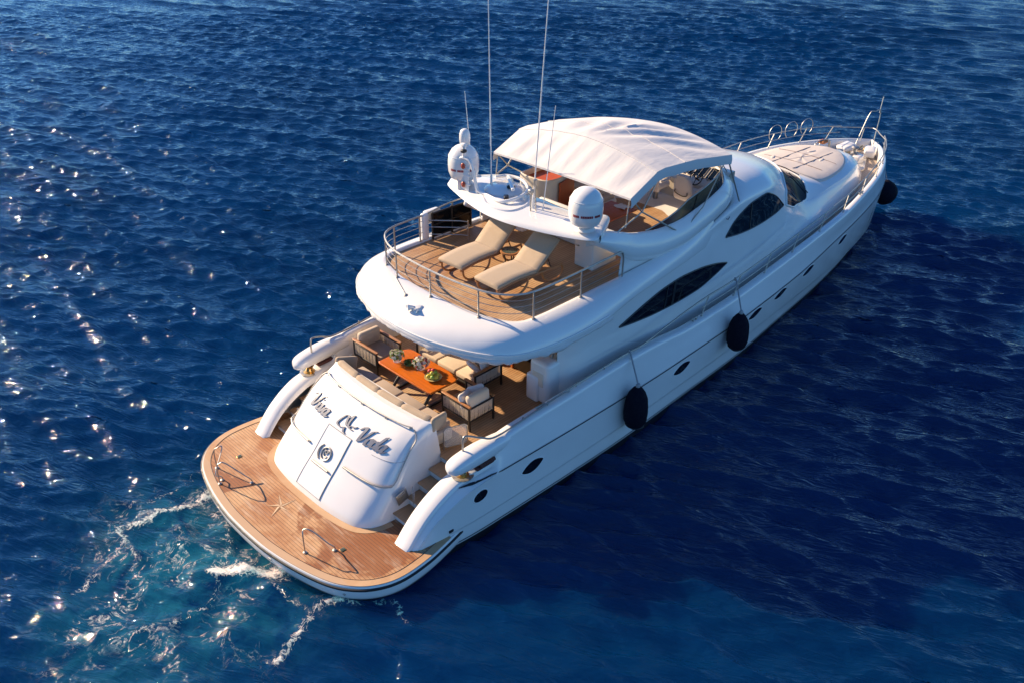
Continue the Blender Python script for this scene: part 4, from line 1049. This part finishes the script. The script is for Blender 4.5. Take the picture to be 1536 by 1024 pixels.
part('anchor_chain', MB().tube([(26.1, .3, 2.55), (26.8, .15, 2.5), (27.3, .05, 2.62)], .03, 6).tube([(26.1, -.25, 2.75), (26.9, -.12, 2.55), (27.3, -.05, 2.62)], .03, 6), M['brass'], wl_)
mb = MB().rbox((26.7, .42, 2.58), (.62, .5, .34), .08, (0, -.2, -.3)); part('bow_locker', mb, M['white'])
mb = MB().rbox((26.95, -.42, 2.58), (.55, .42, .32), .08, (0, -.15, .4)); part('bow_locker', mb, M['white'])
mb = MB(); mb.tube([(25.3, 1.05, 2.4), (25.2, 1.0, 2.85), (25.35, .9, 3.05), (25.75, .75, 3.05), (25.85, .7, 2.85), (25.8, .72, 2.4)], .025, 8, n=30); mb.tube([(25.6, 1.0, 2.4), (25.55, .95, 2.9), (25.9, .8, 2.9), (25.95, .75, 2.4)], .02, 8, n=24); part('anchor_davit', mb, M['chrome'])
part('capstan_cover', MB().cushion((25.55, .85, 3.0), (.4, .3, .14)), simple('rust orange cloth', (.42, .15, .05), .8))
# aft seat in the cockpit, built against the transom
mb = MB().rbox((4.08, 0, 1.64), (.78, 3.4, .32), .05); bn = part('aft_bench', mb, M['cream'])
for k in range(4):
    y0, y1 = -1.66+.83*k+.004, -1.66+.83*(k+1)-.004; ym = (y0+y1)/2
    part('seat_cushion', MB().rbox((4.20, ym*.98, 1.84), (.58, .80, .14), .05), M['taupe'], bn)
    G = []
    for y in np.linspace(y0, y1, 14):
        e = min(1., .8+min(y-y0, y1-y)*8)
        xc = 3.735+.10*(y/1.6)**2; a = np.linspace(0, 2*np.pi, 20, endpoint=False)
        cx, cz = 0.10*e*np.sign(np.cos(a))*abs(np.cos(a))**.7, .16*e*np.sign(np.sin(a))*abs(np.sin(a))**.7
        G.append(np.column_stack([xc+cx*.9+cz*.34, np.full(20, y), 2.20+cz*.80-cx*.25]))
    mb = MB().grid(np.array(G), closev=True, flip=True); mb.poly(G[0]); mb.poly(G[-1], flip=True)
    part('back_cushion', mb, M['sand'], bn, ang=60)
for s in (1, -1): part('end_cushion', MB().rbox((4.06, s*1.70, 2.13), (.56, .13, .34), .06, (0, .22, s*-.30)), M['sand'], bn)
# clear gates at the head of each stair
for s in (1, -1):
    g = part('stair_gate', MB().rbox((4.30, s*1.98, 1.78), (.55, .02, .46), .008, (0, 0, s*.35)), M['clear'])
    c0 = np.array([4.30, s*1.98, 1.78]); ca, sa = math.cos(s*.35), math.sin(s*.35)
    P = [c0+np.array([u*ca, u*sa, w]) for u, w in ((-.28, -.3), (-.28, .2), (-.22, .25), (.22, .25), (.28, .2), (.28, -.2), (.22, -.25), (-.22, -.25), (-.28, -.2))]
    part('gate_frame', MB().tube(P, .016, 8), M['chrome'], g)

# ------------------------------------------------------------------ loose furniture on the decks
DZ, CZ = 4.085, 1.45                                     # sun deck and cockpit floor levels
def lounger(label, loc, rz):
    t = thing('sun_lounger', label, 'sun lounger', loc, rz, 'sun loungers on the upper deck')
    prof = [(-1.02, .385), (-.85, .405), (-.5, .43), (-.1, .42), (.15, .40), (.235, .398), (.262, .415), (.45, .565), (.72, .78), (.98, .985)]
    q = crom(np.array(prof), 50)
    T = np.gradient(q, axis=0); T /= np.linalg.norm(T, axis=1)[:, None]; N = np.stack([-T[:, 1], T[:, 0]], -1)
    w = .39; G = []
    for k, (p, n) in enumerate(zip(q, N)):
        e = min(1, min(k, 49-k)/1.5+.5); h = .085*e**.5
        sec = [(-w+.02, 0), (-w, .02), (-w, h-.014), (-w+.014, h), (-w*.5, h+.006), (0, h+.008), (w*.5, h+.006), (w-.014, h), (w, h-.014), (w, .02), (w-.02, 0)]
        G.append([(p[0]+n[0]*b, a, p[1]+n[1]*b) for a, b in sec])
    mb = MB().grid(np.array(G), flip=False, closev=True); mb.poly(G[0]); mb.poly(G[-1], flip=True); cu = mb.build('cushion', M['sand'], t, ang=60)
    mb = MB()
    for k in (33,):
        mb.tube([(q[k][0]+N[k][0]*.092, y, q[k][1]+N[k][1]*.092) for y in np.linspace(-.37, .37, 8)], .005, 4) 
    mb.build('seam', M['taupe'], cu)
    for s in (1, -1):
        rl = [(p[0], s*.35, p[1]-.035) for p in q[:28]]+[(.5, s*.35, .36), (.8, s*.35, .34), (1.1, s*.35, .33)]
        MB().tube(rl, .032, 8).build('side_rail', M['woodg'], t)
        MB().tube([(q[k][0]-.02, s*.35, q[k][1]-.035) for k in range(28, 49)], .026, 8).build('back_rail', M['woodg'], t)
        MB().tube([(-.95, s*.35, .36), (-.92, s*.36, .18), (-.72, s*.36, .035), (-.35, s*.36, .03), (-.1, s*.36, .16), (-.02, s*.35, .36)], .026, 8, n=26).build('leg', M['woodg'], t)
        MB().tube([(.42, s*.35, .36), (.5, s*.36, .15), (.72, s*.36, .035), (1.0, s*.36, .03), (1.12, s*.36, .16), (1.1, s*.35, .33)], .026, 8, n=26).build('leg', M['woodg'], t)
    mb = MB()
    for x in np.linspace(-.9, .1, 9): mb.rbox((x, 0, .375), (.07, .68, .018), .006)
    mb.rbox((.1, 0, .35), (1.9, .05, .04), .01); mb.build('slat_base', M['woodg'], t)
    MB().tube([(.75, -.33, .36), (.62, -.3, .70), (.62, .3, .70), (.75, .33, .36)], .014, 6).build('back_prop', M['dark'], t)
    return t
lounger('beige padded sun lounger nearest the starboard rail', (7.20, -1.02, DZ), R(-1))
lounger('beige padded sun lounger on the far side of the small round table', (7.28, .36, DZ), R(3))
def side_table(loc):
    t = thing('side_table', 'small round table with dark mosaic top between the two sun loungers', 'side table', loc)
    MB().lathe([(.20, .44), (.235, .445), (.24, .47), (.235, .485), (.195, .487), (.195, .47)], seg=30).build('table_rim', M['woodg'], t)
    MB().lathe([(0, .45), (.2, .45), (.2, .478), (0, .480)], seg=30).build('table_top', M['stone'], t)
    for k in range(3):
        a = R(120*k+25); MB().tube([(.16*math.cos(a), .16*math.sin(a), .45), (.11*math.cos(a), .11*math.sin(a), .22), (.19*math.cos(a), .19*math.sin(a), .0)], .016, 8, n=12).build('leg', M['dark'], t)
side_table((7.72, -.22, DZ))

def dining():
    t = thing('dining_table', 'varnished orange brown dining table in the aft cockpit', 'table', (5.08, .2, CZ))
    bm = MB(); P = [(-.47, -.90), (-.44, -.97), (.30, -.99), (.46, -.90), (.49, -.75), (.49, .75), (.46, .9), (.30, .99), (-.44, .97), (-.47, .9)]
    P = np.array(P); ip = P*.985
    bm.grid(np.array([[(*p, .665) for p in ip], [(*p, .675) for p in P], [(*p, .705) for p in P], [(*p, .715) for p in ip]]), closev=True); bm.poly([(*p, .715) for p in ip]); bm.poly([(*p, .665) for p in ip[::-1]])
    tp_ = bm.build('tabletop', M['wood'], t, ang=30)
    mb = MB()
    for y in (-.97, .97): mb.rbox((0, y*.94, .7165), (.86, .02, .004), .001)
    for x in (-.42,): mb.rbox((x, 0, .7165), (.015, 1.85, .004), .001)
    MB().rbox((0, 0, .7172), (.02, 1.8, .003), .001).build('leaf_joint', M['woodr'], tp_)
    for y in (-.58, .58):
        p = MB()
        for s in (1, -1): p.tube([(s*.30, y, .0), (s*.36, y, .08), (s*.22, y, .25), (s*.07, y, .4), (s*.2, y, .58), (s*.32, y, .66)], .04, 8, n=24)
        p.rbox((0, y, .03), (.7, .08, .05), .02); p.rbox((0, y, .4), (.2, .08, .12), .03); p.build('pedestal', M['dark'], t)
    MB().rbox((0, 0, .32), (.06, 1.1, .06), .02).build('stretcher', M['dark'], t)
dining()
def seat(name, cat, label, loc, rz, w, d, pillows=0, group=None, ncush=1):
    """open-frame lounge seat; faces +y in its own axes"""
    t = thing(name, label, cat, loc, rz, group)
    hx, hy = w/2, d/2; hz = .66
    for sx in (1, -1):
        for sy in (1, -1):
            MB().rbox((sx*(hx-.025), sy*(hy-.025), hz/2-.01), (.05, .05, hz-.02), .012).build('leg', M['dark'], t)
    f = MB()
    for sx in (1, -1): f.rbox((sx*(hx-.025), 0, .27), (.04, d-.1, .05), .01); f.rbox((sx*(hx-.025), 0, .60), (.04, d-.1, .03), .008)
    f.rbox((0, -hy+.025, .27), (w-.1, .04, .05), .01); f.rbox((0, hy-.025, .27), (w-.1, .04, .05), .01); f.rbox((0, -hy+.025, .60), (w-.1, .04, .03), .008); f.rbox((0, 0, .28), (w-.08, d-.08, .03), .005)
    f.build('frame', M['dark'], t)
    for sx in (1, -1):
        a = MB(); n = int((d-.12)/.041)
        for k in range(n):
            y = -hy+.07+(d-.14)*k/(n-1); a.rbox((sx*(hx-.022+.004*math.sin(k*2.1)), y, .435), (.018, .021, .32), .007, seg=2)
        a.build('woven_side', M['rope'], t)
        MB().tube([(sx*(hx-.03), -hy, .655), (sx*(hx-.03), 0, .66), (sx*(hx-.03), hy+.02, .655)], .03, 8, n=8).rbox((sx*(hx-.03), 0, .665), (.085, d+.03, .028), .012).build('armrest', M['woodg'], t)
    b = MB(); n = int((w-.12)/.041)
    for k in range(n): b.rbox((-hx+.07+(w-.14)*k/(n-1), -hy+.022+.004*math.sin(k*1.7), .435), (.021, .018, .32), .007, seg=2)
    b.build('woven_back', M['rope'], t)
    cw_ = (w-.14)/ncush
    for k in range(ncush):
        x = -hx+.07+cw_*(k+.5)
        MB().rbox((x, .02, .37), (cw_-.01, d-.12, .15), .05, seg=4).build('seat_cushion', M['taupe'] if name == 'armchair' else M['beige'], t)
        MB().rbox((x, -hy+.14, .64), (cw_-.01, .17, .44), .07, (-.12, 0, 0), seg=4).build('back_cushion', M['beige'], t)
    return t
seat('armchair', 'armchair', 'woven armchair with two white pillows at the starboard end of the dining table', (5.30, -1.30, CZ), 0, .80, .96, group='woven armchairs')
seat('armchair', 'armchair', 'woven armchair with bare back cushion at the port end of the dining table', (5.24, 2.02, CZ), math.pi, .80, .96, group='woven armchairs')
seat('sofa', 'sofa', 'long woven sofa under the deck overhang, facing the dining table', (6.38, .22, CZ), math.pi/2, 2.2, .92, ncush=3)
def pillow(label, loc, size, rot, mat='pillow', name='throw_pillow', grp='white throw pillows'):
    mb = MB().cushion((0, 0, 0), size, (0, 0, 0), p=.55, pinch=.22)
    o = mb.build(name, M[mat], None, ang=80); o.location = loc; o.rotation_euler = rot
    tag(o, label, 'pillow', grp); return o
pillow('white pillow leaning at the aft side of the starboard armchair', (5.12, -1.42, 2.08), (.46, .40, .15), (R(68), R(6), R(14)))
pillow('white pillow leaning at the forward side of the starboard armchair', (5.50, -1.38, 2.09), (.42, .36, .14), (R(70), R(-14), R(-35)))
pillow('white sofa pillow nearest the middle of the sofa', (6.50, -.15, 2.06), (.46, .42, .16), (R(66), R(0), R(78)))
pillow('white sofa pillow lying forward in the trio at the starboard end', (6.30, -.42, 1.99), (.44, .40, .15), (R(45), R(20), R(60)))
pillow('white sofa pillow pressed against the starboard arm', (6.46, -.66, 2.05), (.44, .40, .15), (R(72), R(10), R(20)))
def bolster(label, loc):
    o = MB().lathe([(0, 0), (.07, 0), (.105, .02), (.11, .06), (.11, .36), (.10, .41), (.06, .43), (0, .43)], seg=20).build('bolster', M['pillow'], None, ang=60); o.location = loc; o.rotation_euler = (R(4), R(12), 0)
    tag(o, label, 'bolster', 'upright bolsters on the sofa')
bolster('upright cream bolster farthest to port on the sofa', (6.36, .98, 1.90)); bolster('upright cream bolster beside the first, nearer the middle of the sofa', (6.34, .68, 1.90))

# flowers and fruit
def leaf_cloud(mb, n, c, r, size, mi=0, flat=1.0):
    for _ in range(n):
        d = rng.normal(size=3); d /= np.linalg.norm(d); d[2] = abs(d[2])*flat; p = np.array(c)+d*np.array(r)*rng.uniform(.55, 1)
        a = rng.normal(size=3); a = a-d*(a@d); a /= np.linalg.norm(a)+1e-9; b = np.cross(d, a); L = size*rng.uniform(.7, 1.3)
        k = d*.25*L
        mb.add([p-a*L, p+b*L*.4+k, p+a*L, p-b*L*.4+k], [(0, 1, 2), (0, 2, 3)], mi)
def bouquet(name, label, loc, r, cols, vase_r=.10):
    t = thing(name, label, 'flowers', loc, 0, None)
    MB().lathe([(vase_r*.7, 0), (vase_r, .02), (vase_r*1.05, .09), (vase_r*.85, .14), (vase_r*.95, .16)], seg=18).build('vase', M['vase'], t)
    lf_ = MB(); leaf_cloud(lf_, 90, (0, 0, .16), (r*1.1, r*1.1, r*.6), .05); 
    for k in range(12): a = rng.uniform(0, 6.28); lf_.tube([(0, 0, .02), (r*.5*math.cos(a), r*.5*math.sin(a), .2)], .005, 4)
    lf_.build('foliage', M['leaf'], t, smooth=False)
    for cname, n in cols:
        mb = MB()
        for _ in range(n):
            d = rng.normal(size=3); d /= np.linalg.norm(d); d[2] = abs(d[2]); p = np.array((0, 0, .17))+d*np.array((r, r, r*.75))*rng.uniform(.8, 1.05)
            R0 = rng.uniform(.028, .045); u0 = rng.uniform(0, 6)
            for q in range(7):
                a = u0+q*.9; e = np.cross(d, [.3, .5, .8]); e /= np.linalg.norm(e); f = np.cross(d, e); v = e*math.cos(a)+f*math.sin(a)
                mb.add([p, p+v*R0+e*0+d*R0*.5+np.cross(d, v)*R0*.4, p+v*R0*1.15+d*R0*.7, p+v*R0+d*R0*.5-np.cross(d, v)*R0*.4], [(0, 1, 2, 3)])
            mb.ball(p+d*R0*.3, R0*.45, n=6)
        mb.build('blossoms', M[cname], t, smooth=False)
    return t
TZ = CZ+.717
bouquet('flower_vase', 'glass vase of pale green and white flowers at the port end of the table', (4.95, .84, TZ), .17, (('flwhite', 26), ('flgreen', 12)))
bouquet('flower_vase', 'glass vase of mixed white, red and mauve flowers in the middle of the table', (5.14, .18, TZ), .20, (('flwhite', 30), ('flred', 8), ('flpurple', 9)))
t = thing('table_greenery', 'low clump of green leaves lying between the two flower vases', 'greenery', (5.10, .55, TZ))
lf_ = MB(); leaf_cloud(lf_, 80, (0, 0, .02), (.13, .17, .09), .055); lf_.build('leaves', M['leaf'], t, smooth=False)
t = thing('fruit_bowl', 'plate piled with yellow, green and red fruit at the starboard end of the table', 'fruit bowl', (5.08, -.34, TZ))
MB().lathe([(.08, 0), (.09, .012), (.17, .04), (.21, .055), (.212, .06), (.16, .048), (.08, .02), (0, .018)], seg=28).build('plate', simple('gold glazed plate', (.50, .40, .18), .3), t)
for nm, col, pts in (('lemon', 'flyellow', ((.08, -.06, .09), (-.1, .05, .09), (.0, -.12, .085), (.1, .06, .09), (-.03, .0, .16))), ('apple', 'flgreen', ((-.08, -.07, .10), (.02, .1, .1), (.05, -.02, .17))), ('tomato', 'flred', ((.03, .03, .20), (-.02, .09, .18)))):
    for p in pts: o = MB().ball(p, (.062, .05, .05) if nm == 'lemon' else (.055, .055, .05), n=12).build(nm, M[col], t)
lf_ = MB(); leaf_cloud(lf_, 22, (.02, .1, .14), (.09, .09, .08), .06); lf_.build('leaves', M['leaf'], t, smooth=False)
o = MB()
for k in range(5): o.tube([(5.75+.02*k+(.16-.01*k)*math.cos(a), 2.55+(.14-.01*k)*math.sin(a), CZ+.025+.03*k) for a in np.linspace(0, 6.283, 22)], .017, 6)
o = o.build('rope_coil', M['navy'], None); tag(o, 'dark rope coiled on the teak floor by the port bulwark', 'rope')

# fenders hung over the starboard side
def fender(label, x, zc, L, r, top):
    yb = -hull_y(x, zc)-r-.012
    t = thing('fender', label, 'fender', (x, yb, zc), 0, 'dark fenders hung along the starboard side')
    q = [(0, -L/2), (.06, -L/2+.005), (.13, -L/2+.035), (.22, -L/2+.12), (.285, -L/2+.27), (r+.01, -.14), (r, .06), (.265, L/2-.33), (.205, L/2-.17), (.13, L/2-.06), (.07, L/2), (0, L/2)]
    MB().lathe(q, seg=28).build('fender_body', M['navy'], t)
    MB().lathe([(.055, L/2-.01), (.06, L/2+.05), (.035, L/2+.09), (0, L/2+.09)], seg=14).build('eye', M['grey'], t)
    for zz in (-L/2+.13,): MB().tube([(.228*math.cos(a), .228*math.sin(a), zz) for a in np.linspace(0, 6.283, 28, endpoint=False)], .010, 5, closed=True).build('cover_seam', M['black'], t)
    MB().tube([(0, 0, L/2+.05), (top[0]-x-.02, top[1]-yb-.03, top[2]-zc), (top[0]-x, top[1]-yb+.03, top[2]-zc+.03), (top[0]-x+.03, top[1]-yb+.03, top[2]-zc-.06)], .021, 6).build('line', M['grey'], t)
fender('dark navy fender hanging lower and farther aft on the starboard side', 8.72, 1.20, 1.22, .29, (9.1, -3.0, 2.37))
fender('dark navy fender hanging amidships below the saloon window', 13.20, 1.50, 1.14, .285, (13.72, -2.98, 2.70))
t = thing('bow_fender', 'large round black fender hanging at the bow', 'fender', (28.15, -.88, .74))
MB().lathe([(0, -.47), (.15, -.45), (.33, -.34), (.45, -.14), (.48, .05), (.44, .22), (.32, .38), (.16, .48), (.07, .53), (0, .55)], seg=28).build('fender_body', M['navy'], t)
MB().tube([(0, 0, .5), (-.15, .2, 1.1), (-.5, .5, 2.05)], .016, 6).build('line', M['grey'], t)

# flybridge furniture
t = thing('flybridge_table', 'brown wooden table under the bimini behind the starboard radar dome', 'table', (10.75, -.72, 4.085))
MB().rbox((0, 0, .74), (1.35, .86, .045), .018).build('tabletop', M['woodr'], t)
MB().lathe([(.28, 0), (.26, .03), (.06, .06), (.05, .68), (.2, .72)], seg=20).build('pedestal', M['chrome'], t)
def helm_seat(label, loc):
    t = thing('helm_seat', label, 'helm seat', loc, 0, 'helm seats on the flybridge')
    MB().lathe([(.22, 0), (.2, .04), (.07, .08), (.06, .5), (.16, .54)], seg=20).build('pedestal', M['chrome'], t)
    MB().rbox((0, 0, .62), (.56, .60, .20), .09, seg=4).build('seat', M['pillow'], t)
    q = [(-.26, .5, .30), (-.30, .62, .31), (-.33, .9, .30), (-.36, 1.12, .25), (-.37, 1.22, .16)]
    G = []
    for x, z, w in q: G.append([(x+.09*math.cos(a), w*np.sign(math.sin(a))*abs(math.sin(a))**.5, z) for a in np.linspace(0, 2*np.pi, 28, endpoint=False)])
    G = crom(np.array(G).reshape(5, -1), 20).reshape(20, 28, 3)
    mb = MB().grid(G, closev=True); mb.poly(G[-1]); mb.poly(G[0], flip=True); b = mb.build('backrest', M['pillow'], t, ang=70)
    MB().tube([(-.42, -.20, .78), (-.425, -.20, .70), (-.43, -.08, .66), (-.43, .08, .68), (-.425, .2, .72), (-.42, .20, .80)], .014, 6, n=22).build('grab_handle', M['dark'], b)
    for s in (1, -1): MB().rbox((.0, s*.31, .80), (.40, .07, .06), .025).build('armrest', M['pillow'], t)
helm_seat('white helm seat with dark grab handle, nearest the starboard coaming', (14.02, -.98, 3.93))
helm_seat('white companion seat beside the helm seat, nearer the centreline', (13.98, .12, 3.93))
t = thing('wicker_basket', 'dark wicker basket standing beside the cream bar on the flybridge', 'basket', (10.15, .72, 4.085))
mb = MB()
for k in range(14): mb.tube([((.2+.03*math.sin(k*.22))*math.cos(a)*(1+.02*(-1)**(i+k)), (.2+.03*math.sin(k*.22))*math.sin(a)*(1+.02*(-1)**(i+k)), .02+k*.034) for i, a in enumerate(np.linspace(0, 6.283, 25))], .018, 5)
mb.lathe([(0, .02), (.2, .02)], seg=16); mb.build('basket_body', simple('dark wicker', (.10, .055, .03), .7, var=.5, vs=40), t)
MB().lathe([(0, .44), (.12, .47), (.2, .44), (.2, .40)], seg=18).build('linen', M['pillow'], t)
for lb, loc, rot, mt in (('patterned beige pillow on the flybridge settee, farthest aft', (12.45, 1.78, 4.80), (R(65), 0, R(5)), 'rope'), ('plain white pillow on the flybridge settee, next to the patterned one', (12.95, 1.80, 4.80), (R(68), R(10), R(-8)), 'pillow'), ('pale pillow lying flat on the short end of the flybridge settee', (12.1, .7, 4.66), (R(10), R(8), R(30)), 'beige')):
    pillow(lb, loc, (.44, .40, .15), rot, mt, grp='pillows on the flybridge settee')
mb = MB(); G = []
for u in np.linspace(0, 1, 16):
    G.append([(11.12+.42*u, -.98+.36*v+.05*math.sin(5*u), 4.085+.768+(.012*math.sin(9*u+7*v) if u < .72 else -.35*(u-.72)+.01*math.sin(20*v))+.012) for v in np.linspace(0, 1, 14)])
o = mb.grid(np.array(G)).build('folded_cloth', M['flwhite'] if False else M['pillow'], None, ang=80); tag(o, 'pale crumpled cloth lying over the forward end of the flybridge table', 'cloth')
